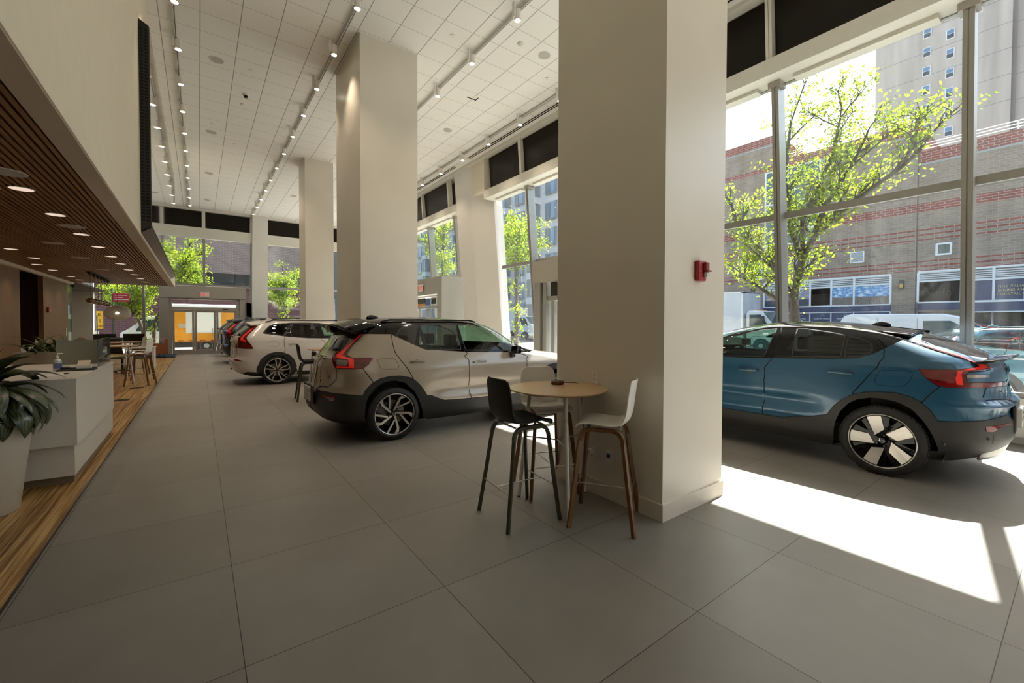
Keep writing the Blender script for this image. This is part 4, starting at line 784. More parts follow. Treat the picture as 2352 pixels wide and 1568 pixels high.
C40=[
(.20,.32,4.15,.84,.5,.5,2.6,2.6),
(.33,.09,4.30,.89,.5,.6,2.6,2.5),
(.50,.00,4.42,.915,.5,.7,2.6,2.4),
(.65,.00,4.425,.925,.5,.7,2.6,2.4),
(.78,.02,4.40,.93,.52,.7,2.7,2.4),
(.86,.06,4.38,.93,.52,.7,2.7,2.4),
(1.0,.06,4.20,.92,.54,.7,2.7,2.4),
(1.10,.07,3.85,.90,.56,.8,2.7,2.3),
(1.17,.10,3.40,.87,.60,.6,2.6,2.4),
(1.23,.15,3.20,.83,.60,.5,2.6,2.4),
(1.30,.28,3.03,.79,.60,.45,2.6,2.5),
(1.37,.44,2.88,.75,.58,.45,2.6,2.6),
(1.43,.58,2.74,.71,.55,.45,2.6,2.6),
(1.48,.73,2.60,.66,.5,.5,2.6,2.6),
(1.525,.97,2.43,.60,.45,.5,2.5,2.5),
(1.56,1.19,2.25,.50,.4,.45,2.4,2.4),
(1.585,1.45,2.10,.36,.3,.3,2.2,2.2),
(1.597,1.68,1.95,.12,.1,.1,2,2)]
XC60=[
(.20,.34,4.4,.86,.5,.5,2.6,2.6),
(.30,.08,4.55,.91,.5,.6,2.6,2.5),
(.45,-.04,4.67,.935,.5,.7,2.6,2.4),
(.60,-.06,4.69,.945,.5,.7,2.6,2.4),
(.75,.01,4.66,.95,.52,.7,2.7,2.4),
(.90,.01,4.58,.94,.52,.7,2.7,2.4),
(1.0,.0,4.25,.92,.52,.8,2.7,2.3),
(1.10,-.02,3.85,.90,.52,.8,2.7,2.3),
(1.18,.0,3.60,.87,.53,.5,2.7,2.4),
(1.28,.08,3.35,.82,.55,.45,2.7,2.5),
(1.38,.19,3.15,.76,.56,.45,2.7,2.6),
(1.48,.31,2.95,.70,.56,.45,2.7,2.6),
(1.56,.42,2.74,.63,.52,.55,2.6,2.6),
(1.61,.60,2.50,.54,.5,.6,2.4,2.4),
(1.64,.95,2.25,.38,.4,.5,2.2,2.2),
(1.655,1.45,1.95,.12,.15,.15,2,2)]
class Shell:
    # rows: z, xr, xf, w, cr, cf, pr, pf
    def __init__(s,rows,bow=.035,bump=None):
        s.r=np.array(rows,float); s.n=len(rows)-1; s.bow=bow; s.bump=bump
        s.x0=s.r[:,1].min(); s.x1=s.r[:,2].max()
        r=s.r; m=np.zeros_like(r); d=np.diff(r,axis=0)
        for k in range(1,s.n):
            a,b=d[k-1],d[k]; ok=(a*b)>0
            m[k]=np.where(ok,2*a*b/np.where(ok,a+b,1),0)
        m[0]=d[0];m[-1]=d[-1]; s.m=m
    def lev(s,v):
        v=min(max(v,0),s.n-1e-9); k=int(v); t=v-k
        a,b=s.r[k],s.r[k+1]; m0,m1=s.m[k],s.m[k+1]
        return a*(2*t**3-3*t*t+1)+m0*(t**3-2*t*t+t)+b*(3*t*t-2*t**3)+m1*(t**3-t*t)
    def P(s,u,v):
        z,xr,xf,w,cr,cf,pr,pf=s.lev(v)
        u=min(max(u,0),3)
        if u<1:
            th=u*math.pi/2; y=w*math.sin(th)**(2/pr); x=xr+cr-cr*max(math.cos(th),0)**(2/pr)
        elif u<=2: x=xr+cr+(u-1)*(xf-cf-xr-cr); y=w
        else:
            th=(3-u)*math.pi/2; y=w*math.sin(th)**(2/pf); x=xf-cf+cf*max(math.cos(th),0)**(2/pf)
        t=(x-(s.x0+s.x1)/2)/((s.x1-s.x0)/2)
        y*=1-s.bow*t*t
        if s.bump: 
            dx,dy=s.bump(x,y,z,u); x+=dx;y+=dy
        return (x,y,z)
# ================= cars: body panels are cut out of one smooth parametric shell
def pip(px,py,poly):
    inside=np.zeros(px.shape,bool); n=len(poly)
    for i in range(n):
        x0,y0=poly[i]; x1,y1=poly[(i+1)%n]
        if y0==y1: continue
        c=((y0>py)!=(y1>py))&(px<(x1-x0)*(py-y0)/(y1-y0)+x0); inside^=c
    return inside
KS,KV=3.4,.12
class Car:
    def __init__(s,rows,tr,bump=None,bow=.035):
        s.sh=Shell(rows,bow=bow,bump=bump); s.tr={k:[(v[i],v[i+1]) for i in range(0,len(v),2)] for k,v in tr.items()}; s.n=s.sh.n
    def vz(s,z):
        a,b=0,s.n
        for _ in range(30):
            m=(a+b)/2
            if s.sh.lev(m)[0]<z:a=m
            else:b=m
        return a
    def sxz(s,x,z):
        v=s.vz(z); a,b=0.0,3.0
        for _ in range(30):
            m=(a+b)/2
            if s.sh.P(m,v)[0]<x:a=m
            else:b=m
        return a,v
    def circ(s,cx,cz,r,a0=-20,a1=200,n=26,zmin=.205):
        return [s.sxz(cx+r*math.cos(math.radians(a)),max(zmin,cz+r*math.sin(math.radians(a)))) for a in np.linspace(a0,a1,n)]
    def normal(s,u,v):
        h,k=.006,.03; P=s.sh.P
        a=Vector(P(min(u+h,3),v))-Vector(P(max(u-h,0),v)); b=Vector(P(u,min(v+k,s.n)))-Vector(P(u,max(v-k,0)))
        n=a.cross(b)
        if n.length<1e-12: return Vector((0,0,1))
        n.normalize()
        return -n if n.y*1+0*n.x<0 and abs(n.y)>.05 else (n if abs(n.y)>.05 else (n if n.z>0 else -n) if v>s.n*.5 else n)
    def mesh(s,classes,gaps):
        """classes: ordered [(name,poly)]; returns dict name->(verts(s,v),tris)"""
        pts=[];edges=[];tag_=[]
        def addpoly(P,closed,g):
            i0=len(pts); pts.extend(P)
            for i in range(len(P) if closed else len(P)-1): edges.append((i0+i,i0+(i+1)%len(P) if closed else i0+i+1)); tag_.append(g)
        addpoly([(0,0),(3,0),(3,s.n),(0,s.n)],True,0)
        for nm,P in classes: addpoly(P,True,0)
        for P in gaps: addpoly(P,False,1)
        us=[.012,.03,.06]+list(np.arange(.1,1,.05))+list(np.arange(1,2,.025))+list(np.arange(2,3,.06))+[2.97]
        vs=np.arange(.2,s.n,.25)
        for u in us:
            for v in vs: pts.append((float(u),float(v)))
        r=delaunay_2d_cdt([Vector((p[0]*KS,p[1]*KV)) for p in pts],edges,[],0,1e-5)
        V=np.array([(v[0]/KS,v[1]/KV) for v in r[0]]); E=r[1];F=[f for f in r[2] if len(f)==3]
        gapE={tuple(sorted(E[i])) for i,o in enumerate(r[4]) if any(k<len(tag_) and tag_[k]==1 for k in o)}
        T=np.array(F); c=V[T].mean(1); lab=np.zeros(len(T),int)
        for i,(nm,P) in enumerate(classes): lab[pip(c[:,0],c[:,1],P)]=i+1
        out=(c[:,0]<0)|(c[:,0]>3)|(c[:,1]<0)|(c[:,1]>s.n); lab[out]=-1
        s.V,s.T,s.lab,s.c=V,T,lab,c
        # flood fill body triangles
        em={}
        for i,t in enumerate(F):
            for a,b in ((t[0],t[1]),(t[1],t[2]),(t[2],t[0])): em.setdefault((min(a,b),max(a,b)),[]).append(i)
        comp=-np.ones(len(T),int); k=0
        for i in range(len(T)):
            if lab[i]!=0 or comp[i]>=0: continue
            st_=[i]; comp[i]=k
            while st_:
                j=st_.pop(); t=F[j]
                for a,b in ((t[0],t[1]),(t[1],t[2]),(t[2],t[0])):
                    e=(min(a,b),max(a,b))
                    if e in gapE: continue
                    for m in em[e]:
                        if comp[m]<0 and lab[m]==0: comp[m]=k; st_.append(m)
            k+=1
        s.comp=comp
    def part(s,name,mask,m,parent,off=0,sides=(1,-1),label=None,cap=False):
        V,T=s.V,s.T[mask]
        if len(T)==0: return None
        used=np.unique(T); mp={int(a):i for i,a in enumerate(used)}
        P=[];Nn=[]
        for a in used:
            u,v=V[a]; u=min(max(u,0),3); v=min(max(v,0),s.n); p=Vector(s.sh.P(u,v)); n=s.normal(u,v); P.append(p+n*off); Nn.append(n)
        verts=[];nor=[];faces=[]
        for sd in sides:
            idx=[]
            for i,(p,n) in enumerate(zip(P,Nn)):
                if abs(p.y)<2e-4 and sd!=sides[0]: idx.append(first[i]); continue
                idx.append(len(verts)); verts.append((p.x,p.y*sd if abs(p.y)>2e-4 else 0,p.z)); nor.append((n.x,n.y*sd,n.z))
            if sd==sides[0]: first=idx
            for t in T:
                q=[idx[mp[int(t[0])]],idx[mp[int(t[1])]],idx[mp[int(t[2])]]]
                a,bb,cc=(Vector(verts[x]) for x in q); fn=(bb-a).cross(cc-a)
                if fn.dot(Vector(nor[q[0]]))<0: q=q[::-1]
                faces.append(q)
        if cap:
            b=len(verts); us=np.linspace(0,3,25); z=s.sh.P(0,s.n)[2]+off
            A=[s.sh.P(u,s.n) for u in us]
            for p in A: verts.append((p[0],p[1],z)); verts.append((p[0],-p[1],z)); nor+= [(0,0,1)]*2
            for i in range(24): faces.append((b+2*i,b+2*i+1,b+2*i+3,b+2*i+2))
        me=bpy.data.meshes.new(name); me.from_pydata(verts,[],faces); me.validate(); me.materials.append(m)
        for f in me.polygons: f.use_smooth=True
        try: me.normals_split_custom_set_from_vertices(nor)
        except Exception: pass
        o=bpy.data.objects.new(name,me); COL.objects.link(o); o.parent=parent
        if label: o['label']=label
        return o
    def ribbon(s,name,paths,w,m,parent,off=.002,sides=(1,-1),step=1):
        verts=[];faces=[]
        for P in paths:
            pts=[];ns=[]
            for i in range(len(P)-1):
                for t in np.linspace(0,1,5)[:-1]:
                    u=P[i][0]*(1-t)+P[i+1][0]*t; v=P[i][1]*(1-t)+P[i+1][1]*t; u=min(max(u,0),3);v=min(max(v,0),s.n)
                    pts.append(Vector(s.sh.P(u,v))); ns.append(s.normal(u,v))
            u,v=P[-1]; u=min(max(u,0),3);v=min(max(v,0),s.n); pts.append(Vector(s.sh.P(u,v))); ns.append(s.normal(u,v))
            for sd in sides:
                b=len(verts)
                for i,p in enumerate(pts):
                    t=(pts[min(i+1,len(pts)-1)]-pts[max(i-1,0)]).normalized(); x=ns[i].cross(t).normalized()*w/2
                    for q in (p+x+ns[i]*off,p-x+ns[i]*off): verts.append((q.x,q.y*sd,q.z))
                for i in range(len(pts)-1): faces.append((b+2*i,b+2*i+1,b+2*i+3,b+2*i+2))
        me=bpy.data.meshes.new(name); me.from_pydata(verts,[],faces); me.materials.append(m); o=bpy.data.objects.new(name,me); COL.objects.link(o); o.parent=parent; return o
RIMS={}
def wheel(parent,x,y,style,R=.35,rr=.272):
    """wheel(part, empty) > tyre, rim, brake_disc, hub_cap (sub-parts); outer face at |y|"""
    sd=1 if y>0 else -1
    w=empty('wheel',(x,y,R)); w.parent=parent; 
    key=(style,R,rr)
    if key in RIMS:
        for me,nm in RIMS[key]:
            o=bpy.data.objects.new(nm,me); COL.objects.link(o); o.parent=w; 
        w.scale=(1,sd,1); return w
    L=[]
    W=.22
    prof=[(rr-.01,-.012),(rr+.004,-.002),(rr+.02,.004),(R-.03,-.004),(R-.008,-.02),(R,-.045),(R,-W+.045),(R-.008,-W+.02),(R-.03,-W+.004),(rr,-W+.01),(rr-.02,-W+.02)]
    b=MB(); b.lathe([(r,z) for r,z in prof],64)
    bmesh.ops.transform(b.bm,matrix=Matrix.Rotation(-pi/2,4,'X'),verts=b.bm.verts[:])   # z->y
    t=b.build('tyre',M_rubber,w,smooth=35); L.append((t.data,'tyre'))
    # tread blocks
    b=MB()
    for k in range(72):
        a=2*pi*k/72
        for j in range(5):
            M=Matrix.Rotation(a+.02*(j%2),4,'Y')@Matrix.Translation((0,-.035-j*.037,R))
            b.box(-.011,.011,-.0155,.0155,-.004,.0035,M=M)
    o=b.build('tread',M_rubber,w); L.append((o.data,'tread'))
    barrel=mat('rim dark barrel',(.015,.015,.016),.35,metal=.6)
    b=MB(); b.lathe([(rr-.012,.0),(rr-.02,-.02),(rr-.03,-.05),(rr-.035,-.18),(.05,-.185),(.02,-.12)],48); bmesh.ops.transform(b.bm,matrix=Matrix.Rotation(-pi/2,4,'X'),verts=b.bm.verts[:])
    o=b.build('rim_barrel',barrel,w,smooth=35); L.append((o.data,'rim_barrel'))
    face=mat('machined alloy',(.62,.59,.55),.28,metal=.9)
    def yoff(r): return -.012-.03*(1-min(1,r/rr))**1.2*1.4
    b=MB(); b.lathe([(rr+.0,.001),(rr-.004,.004),(rr-.010,.001),(rr-.012,-.01)],64); bmesh.ops.transform(b.bm,matrix=Matrix.Rotation(-pi/2,4,'X'),verts=b.bm.verts[:])
    def plate(bb,poly,rot,th=.022,dy=0):
        c,s_=math.cos(rot),math.sin(rot); P=[]
        for px,pz in poly:
            X,Z=(px*c-pz*s_)*rr,(px*s_+pz*c)*rr; P.append((X,yoff(math.hypot(X,Z))+dy,Z))
        V0=[bb.bm.verts.new(p) for p in P]; V1=[bb.bm.verts.new((p[0],p[1]-th,p[2])) for p in P]; n=len(P)
        bb.bm.faces.new(V0); bb.bm.faces.new(V1[::-1])
        for i in range(n): bb.bm.faces.new((V0[i],V1[i],V1[(i+1)%n],V0[(i+1)%n]))
    dk=MB()
    for k in range(5):
        a=2*pi*k/5
        if style=='A':
            plate(b,[(-.04,.10),(.04,.10),(.33,.68),(.60,.78),(.40,.90),(.22,.72)],a)
            plate(b,[(-.25,.24),(-.18,.24),(-.20,.95),(-.29,.93)],a)
            plate(dk,[(-.10,.05),(.10,.05),(.36,.70),(.62,.77),(.40,.92),(.30,.93),(.0,.30)],a,.03,-.006)
            plate(dk,[(-.27,.15),(-.12,.15),(-.16,.95),(-.31,.92)],a,.03,-.006)
        elif style=='B':
            fl=lambda L_:[(-x_,z_) for x_,z_ in L_]
            plate(b,fl([(-.46,.87),(-.26,.945),(-.04,.975),(.06,.43),(-.21,.17)]),a,.03)
            plate(dk,fl([(-.46,.87),(-.10,.975),(.22,.95),(.14,.3),(-.05,.05),(-.25,.16)]),a,.03,-.016)
            plate(dk,fl([(.16,.3),(.62,.74),(.5,.86),(.1,.4)]),a,.03,-.02)
        else:
            plate(b,[(-.035,.08),(.03,.08),(-.10,.97),(-.20,.95)],a); plate(b,[(-.0,.10),(.07,.07),(.30,.80),(.26,.93),(.14,.97),(.13,.9),(.2,.8)],a)
            plate(dk,[(-.08,.05),(.08,.05),(.30,.93),(-.22,.95)],a,.03,-.012)
    o=b.build('rim',face,w); L.append((o.data,'rim')); o=dk.build('rim_inset',mat('gloss black'),w); L.append((o.data,'rim_inset'))
    b=MB(); b.lathe([(0,-.14),(.17,-.14),(.17,-.115),(0,-.115)],40); bmesh.ops.transform(b.bm,matrix=Matrix.Rotation(-pi/2,4,'X'),verts=b.bm.verts[:]); o=b.build('brake_disc',mat('brake disc',(.3,.28,.26),.35,metal=.8),w,smooth=35); L.append((o.data,'brake_disc'))
    b=MB(); b.box(-.22,-.10,-.16,-.09,.02,.14,.01); o=b.build('brake_caliper',mat('caliper',(.2,.19,.18),.4,metal=.5),w); L.append((o.data,'brake_caliper'))
    b=MB(); b.lathe([(0,-.030),(.028,-.030),(.033,-.036),(.035,-.06)],28); bmesh.ops.transform(b.bm,matrix=Matrix.Rotation(-pi/2,4,'X'),verts=b.bm.verts[:])
    for k in range(5):
        a=2*pi*k/5+.6; b.cyl((.055*math.cos(a),-.06,.055*math.sin(a)),(.055*math.cos(a),-.035,.055*math.sin(a)),.009,n=8)
    o=b.build('hub_cap',M_blackg,w,smooth=35); L.append((o.data,'hub_cap'))
    b=MB(); b.tube([(.02*math.cos(t),-.0285,.02*math.sin(t)) for t in np.linspace(0,2*pi,20)[:-1]],.0022,n=6,closed=True); b.cyl((-.02,-.028,.004),(.02,-.028,-.004),.0025,n=6); b.cyl((.014,-.028,.014),(.022,-.028,.024),.003,n=6)
    o=b.build('hub_emblem',M_chrome,w); L.append((o.data,'hub_emblem'))
    RIMS[key]=L; w.scale=(1,sd,1); return w
def glassdark(name,c,mixf): 
    return glassmat(name,c,refl=.9,tint=mixf,ior=1.5)
G_dark=glassdark('tinted car glass',(.95,.95,.92),.24)
G_light=glassdark('green car glass',(.62,.85,.72),.80)
G_black=mat('black car glass',(.008,.009,.01),.03,spec=.8,coat=.5)
M_clad=mat('car cladding plastic',(.016,.015,.014),.45,bump=.12,bscale=400)
M_gap=mat('panel gap',(.002,.002,.002),.9)
M_taill=mat('tail lamp red',(.13,.003,.005),.12,coat=.6,noise=.45,nscale=9)
M_strip=mat('tail lamp light guide',(.62,.02,.015),.25,emit=(1,.03,.02),es=.12,coat=.5,noise=.2,nscale=9)
M_lens=mat('reversing lamp lens',(.30,.26,.25),.12,spec=.9,metal=.3)
def paint(name,c,metal=.35,rough=.32,coat=.7): return mat(name,c,rough,metal=metal,coat=coat,noise=.01)
def circle_holes(car,fx,r=.42): 
    P=car.circ(fx,.36,r); return P+[(P[-1][0],-.6),(P[0][0],-.6)]
def fixopen(P): return P+[(P[-1][0],-.6),(P[0][0],-.6)]
def build_car(name,label,rows,tr,pm,wheels,style,upper,fuel=True,bump=None,R=.35,rr=.272,seeds={},windsh=(2.12,8.6,12.2),group=None,extra=None,fside=-1):
    car=Car(rows,tr,bump); t=car.tr; root=empty(name); tag(root,label,'car',group)
    cl=[]
    if 'upper' in t: cl.append(('upper',t['upper']))
    a,v0,v1=windsh
    cl.append(('windshield',[(a,v0),(a+.03,(v0+v1)/2),(a+.02,v1-.3),(3.01,v1+.1),(3.01,v0)]))
    for k in ('cladding','under_trim','arch_trim','side_glass','rear_window','quarter_window','rear_door_window','front_door_window','taillight','light_strip','lamp_lens','reflector','fuel_door'):
        if k in t: cl.append((k,t[k]))
    cl.append(('headlight',[car.sxz(wheels[1]+.50,.80),(2.6,car.vz(.93)),(2.86,car.vz(.90)),(2.84,car.vz(.78)),(2.5,car.vz(.74))]))
    cl.append(('grille',[(2.9,car.vz(.80)),(3.01,car.vz(.80)),(3.01,car.vz(.5)),(2.88,car.vz(.55))]))
    cl.append(('opening',fixopen(t['opening']))); cl.append(('opening',circle_holes(car,wheels[1])))
    gaps=[t[k] for k in ('gap_tail','gap_rear','gap_mid','gap_front','gap_bumper') if k in t]
    # extend line ends so that the panels separate cleanly
    G=[]
    for P in gaps:
        P=list(P); d=lambda a,b,k:(a[0]+(a[0]-b[0])*k,a[1]+(a[1]-b[1])*k)
        P=[d(P[0],P[1],.35)]+P+[d(P[-1],P[-2],.35)]; G.append([(min(max(u,0),3),min(max(v,0),car.n)) for u,v in P])
    car.mesh(cl,G); names=[c[0] for c in cl]
    lab=np.array(['body' if l==0 else (names[l-1] if l>0 else 'none') for l in car.lab])
    side=1
    # paint panels
    used=np.zeros(len(lab),bool)
    for nm,(sx,sz) in seeds.items():
        u,v=car.sxz(sx,sz) if sz is not None else sx
        d=((car.c[:,0]-u)*KS)**2+((car.c[:,1]-v)*KV)**2; d[lab!='body']=9e9; k=car.comp[int(np.argmin(d))]
        m=(lab=='body')&(car.comp==k)&~used
        if m.sum()>0 and m.sum()<(lab=='body').sum()*.62:
            used|=m
            if nm=='tailgate': car.part(nm,m,pm,root)
            else:
                for sd in (1,-1): car.part(nm,m,pm,root,sides=(sd,))
    car.part('body_shell',(lab=='body')&~used,pm,root,cap=('upper' not in t or upper is pm))
    car.part('roof',lab=='upper',upper,root,cap=True)
    car.part('windshield',lab=='windshield',G_light,root,off=.002)
    car.part('rear_window',lab=='rear_window',G_black,root,off=.001)
    for sd in (1,-1): car.part('window_surround',lab=='side_glass',mat('gloss black'),root,off=-.001,sides=(sd,))
    for k,m in (('quarter_window',G_dark),('rear_door_window',G_dark),('front_door_window',G_light)):
        for sd in (1,-1): car.part(k,lab==k,m,root,off=.0,sides=(sd,))
    if 'cladding' in t: car.part('lower_cladding',lab=='cladding',M_clad,root,off=.004)
    for k in ('under_trim','arch_trim'):
        if k=='under_trim' and k in t: car.part(k,lab==k,M_clad,root,off=.002)
        if k=='arch_trim' and k in t:
            for sd in (1,-1): car.part(k,lab==k,M_blackm,root,off=.002,sides=(sd,))
    for sd in (1,-1):
        tl=car.part('tail_light',lab=='taillight',M_taill,root,off=.006,sides=(sd,))
        if tl:
            car.part('light_guide',lab=='light_strip',M_strip,tl,off=.009,sides=(sd,)); car.part('reversing_lens',lab=='lamp_lens',M_lens,tl,off=.008,sides=(sd,))
        car.part('reflector',lab=='reflector',M_taill,root,off=.008,sides=(sd,))
        car.part('fuel_door' if sd==fside else 'side_panel',lab=='fuel_door',pm,root,sides=(sd,))
        car.part('headlight',lab=='headlight',M_lens,root,off=.004,sides=(sd,))
    car.part('grille',lab=='grille',M_blackg,root,off=.004)
    rb=[t[k] for k in ('gap_tail','gap_rear','gap_mid','gap_front','gap_bumper') if k in t]
    car.ribbon('panel_gap',rb,.010,M_gap,root,off=.0015,sides=(1,-1))
    if fuel: car.ribbon('fuel_door_gap',[t['fuel_door']+t['fuel_door'][:1]],.004,M_gap,root,off=.0012,sides=(fside,))
    for k in ('quarter_window','rear_door_window','front_door_window'):
        for sd in (1,-1):
            if k in t: car.ribbon('window_seal',[t[k]+t[k][:1]],.012,M_blackm,root,off=.002,sides=(sd,))
    for sd in (1,-1): car.ribbon('lamp_seal',[t['taillight']+t['taillight'][:1]],.009,M_gap,root,off=.0045,sides=(sd,))
    if 'cladding' in t: car.ribbon('cladding_seam',[t['cladding'][1:-4]],.005,M_gap,root,off=.006)
    # underside, wheel wells, cabin
    b=MB(); us=np.linspace(0,3,40); A=[car.sh.P(u,0) for u in us]
    b.face([(p[0],p[1],.22) for p in A]+[(p[0],-p[1],.22) for p in A[::-1]][1:-1]); b.build('underbody',M_black,root)
    well=mat('wheel well',(.012,.011,.010),.9)
    for wx in wheels:
        for sd in (1,-1):
            b=MB(); pts=[(wx+.46*math.cos(a),.36+.46*math.sin(a)) for a in np.linspace(-.3,pi+.3,20)]
            for (x0,z0),(x1,z1) in zip(pts,pts[1:]): b.face([(x0,sd*.86,z0),(x1,sd*.86,z1),(x1,sd*.5,z1),(x0,sd*.5,z0)])
            b.face([(x,sd*.5,z) for x,z in pts]); b.build('wheel_well',well,root)
            wheel(root,wx,sd*.925,style,R,rr)
    cab=mat('cabin trim',(.018,.018,.02),.8); x2=wheels[1]
    b=MB(); b.box(.5,x2-.1,-.78,.78,.25,.45); b.box(x2-.55,x2-.15,-.74,.74,.45,1.02,.05); b.box(.45,1.0,-.74,.74,.45,.98,.03); b.build('cabin_floor',cab,root)
    for sx,ys in ((1.35,(-.38,.38)),(2.15,(-.38,.38))):
        for y in ys:
            b=MB(); b.box(sx-.05,sx+.45,y-.24,y+.24,.45,.62,.05)
            b.prism([(sx-.02,y-.24,.6),(sx+.12,y-.24,.6),(sx-.10,y-.22,1.18),(sx-.20,y-.22,1.18)],(0,.47,0)); b.box(sx-.24,sx-.13,y-.12,y+.12,1.2,1.38,.03); b.build('seat',cab,root)
    b=MB(); cx=x2-.62; b.tube([(cx+.05*math.cos(a)*.6,.38+.19*math.cos(a),.98+.19*math.sin(a)) for a in np.linspace(0,2*pi,24)[:-1]],.014,n=8,closed=True); b.cyl((cx,.38,.98),(cx+.2,.38,.92),.03); b.box(cx-.01,cx+.01,.22,.54,.97,1.0); b.build('steering_wheel',cab,root)
    def handle(x,z,m=pm,L=.22):
        for sd in (1,-1):
            u,v=car.sxz(x,z); p=Vector(car.sh.P(u,v)); y=p.y
            b=MB(); b.box(x-L/2,x+L/2,sd*(y+.012),sd*(y+.036),z-.013,z+.015,.009)
            for dx in (-.07,.085): b.box(x+dx-.02,x+dx+.02,sd*(y-.01),sd*(y+.02),z-.009,z+.009)
            o=b.build('door_handle',m,root,smooth=40)
            b=MB(); b.sphere((x-.01,sd*(y-.004),z-.012),.055,(1.15,.16,.55),16); b.build('handle_shade',mat('handle recess shade',(.03,.035,.04),.4),o,smooth=60)  # flattened dark ball, no hollow: shade behind the handle put into its colour
    def mirror(x,z,m=M_blackg):
        for sd in (1,-1):
            u,v=car.sxz(x,z); y=car.sh.P(u,v)[1]
            b=MB(); b.box(x-.05,x+.05,sd*(y+.04),sd*(y+.22),z+.03,z+.16,.04); o=b.build('side_mirror',m,root,smooth=40); b=MB(); b.box(x-.03,x+.04,sd*(y-.05),sd*(y+.06),z-.03,z+.05,.01); b.build('mirror_foot',M_blackm,o)
    if extra: extra(car,root,handle,mirror)
    return root,car
def on_surf(car,s_,v,off=0):
    p=Vector(car.sh.P(s_,v)); n=car.normal(s_,v); return p+n*off,n
def badge(car,root,body,y,z,size,m=M_chrome,spacing=1.0,sgn=1,off=.004,name='badge_lettering'):
    """letters on the tailgate, each turned to follow the curved surface; reads left to right from behind"""
    v=car.vz(z); x=y; wd=size*.72*spacing
    tot=len(body)*wd; acc=bmesh.new()
    for i,ch in enumerate(body):
        if ch==' ': continue
        yy=y-( -tot/2+(i+.5)*wd)      # from behind (+x forward) right is -y
        # find s with |P.y|==|yy|
        a,b=0.0,1.0
        for _ in range(25):
            m_=(a+b)/2
            if car.sh.P(m_,v)[1]<abs(yy): a=m_
            else: b=m_
        p=Vector(car.sh.P(a,v)); n=car.normal(max(a,.05),v)
        if n.x>0: n=-n
        sy=1 if yy>=0 else -1
        n=Vector((n.x,abs(n.y)*sy,n.z)); p=Vector((p.x,p.y*sy,p.z))+n*off
        zax=n.normalized(); xax=Vector((0,-1,0)); xax=(xax-zax*xax.dot(zax)).normalized(); yax=zax.cross(xax)
        me=glyph_mesh(ch,size); me.transform(Matrix(((xax.x,yax.x,zax.x,p.x),(xax.y,yax.y,zax.y,p.y),(xax.z,yax.z,zax.z,p.z),(0,0,0,1)))); acc.from_mesh(me); bpy.data.meshes.remove(me)
    me=bpy.data.meshes.new(name); acc.to_mesh(me); acc.free(); me.materials.append(m); o=bpy.data.objects.new(name,me); COL.objects.link(o); o.parent=root
def gb(a,c,w): return math.exp(-((a-c)/w)**2)
def sm(a,b,x): t=min(1,max(0,(x-a)/(b-a))); return t*t*(3-2*t)
def bump40(x,y,z,u):
    if u<1.0 or u>2: 
        # tailgate lip ledge
        return (0,0)
    d=0
    k=sm(1.25,1.75,x)*(1-sm(3.0,3.3,x))
    d-=.030*k*gb(z,.62,.10)          # scallop
    d+=.012*k*gb(z,.47,.06)
    d-=.010*gb(z,.80,.12)*k
    return (0,d)
def spoiler(root,P,m,name='spoiler',thick=.03):
    b=MB(); b.grid(lambda u,v:P(u,v),14,9); o=b.build(name,m,root,smooth=50); md=o.modifiers.new('s','SOLIDIFY'); md.thickness=thick; md.offset=-1; return o
def antenna(root,x,z,m=M_blackg):
    b=MB(); b.grid(lambda u,v:(x-.09+.19*u,(v-.5)*.085*(1-u*.6),z-.015+.07*max(0,math.sin(pi*v))**.6*max(0,math.sin(pi*(.10+.88*u)))**.6*(1-.35*u)),10,9); b.build('antenna_fin',m,root,smooth=50,solid=.004)
def roof_rail(car,root,x0,x1,m=M_blackg,y0=.60,lift=.02):
    for sd in (1,-1):
        pts=[]
        for t in np.linspace(0,1,14):
            x=x0+(x1-x0)*t
            # roof height at this x,y : search v
            best=None
            for v in np.linspace(car.n*.6,car.n,60):
                z,xr,xf,w=car.sh.lev(v)[:4]
                if w<y0-.02 and best: break
                if xr<x<xf: best=(z,min(w,y0))
            z,y=best if best else (1.5,y0)
            pts.append((x,sd*y,z+lift*(1 if .04<t<.96 else -.3)))
        MB().tube(pts,0,rect=(.03,.022)).build('roof_rail',m,root,smooth=30)
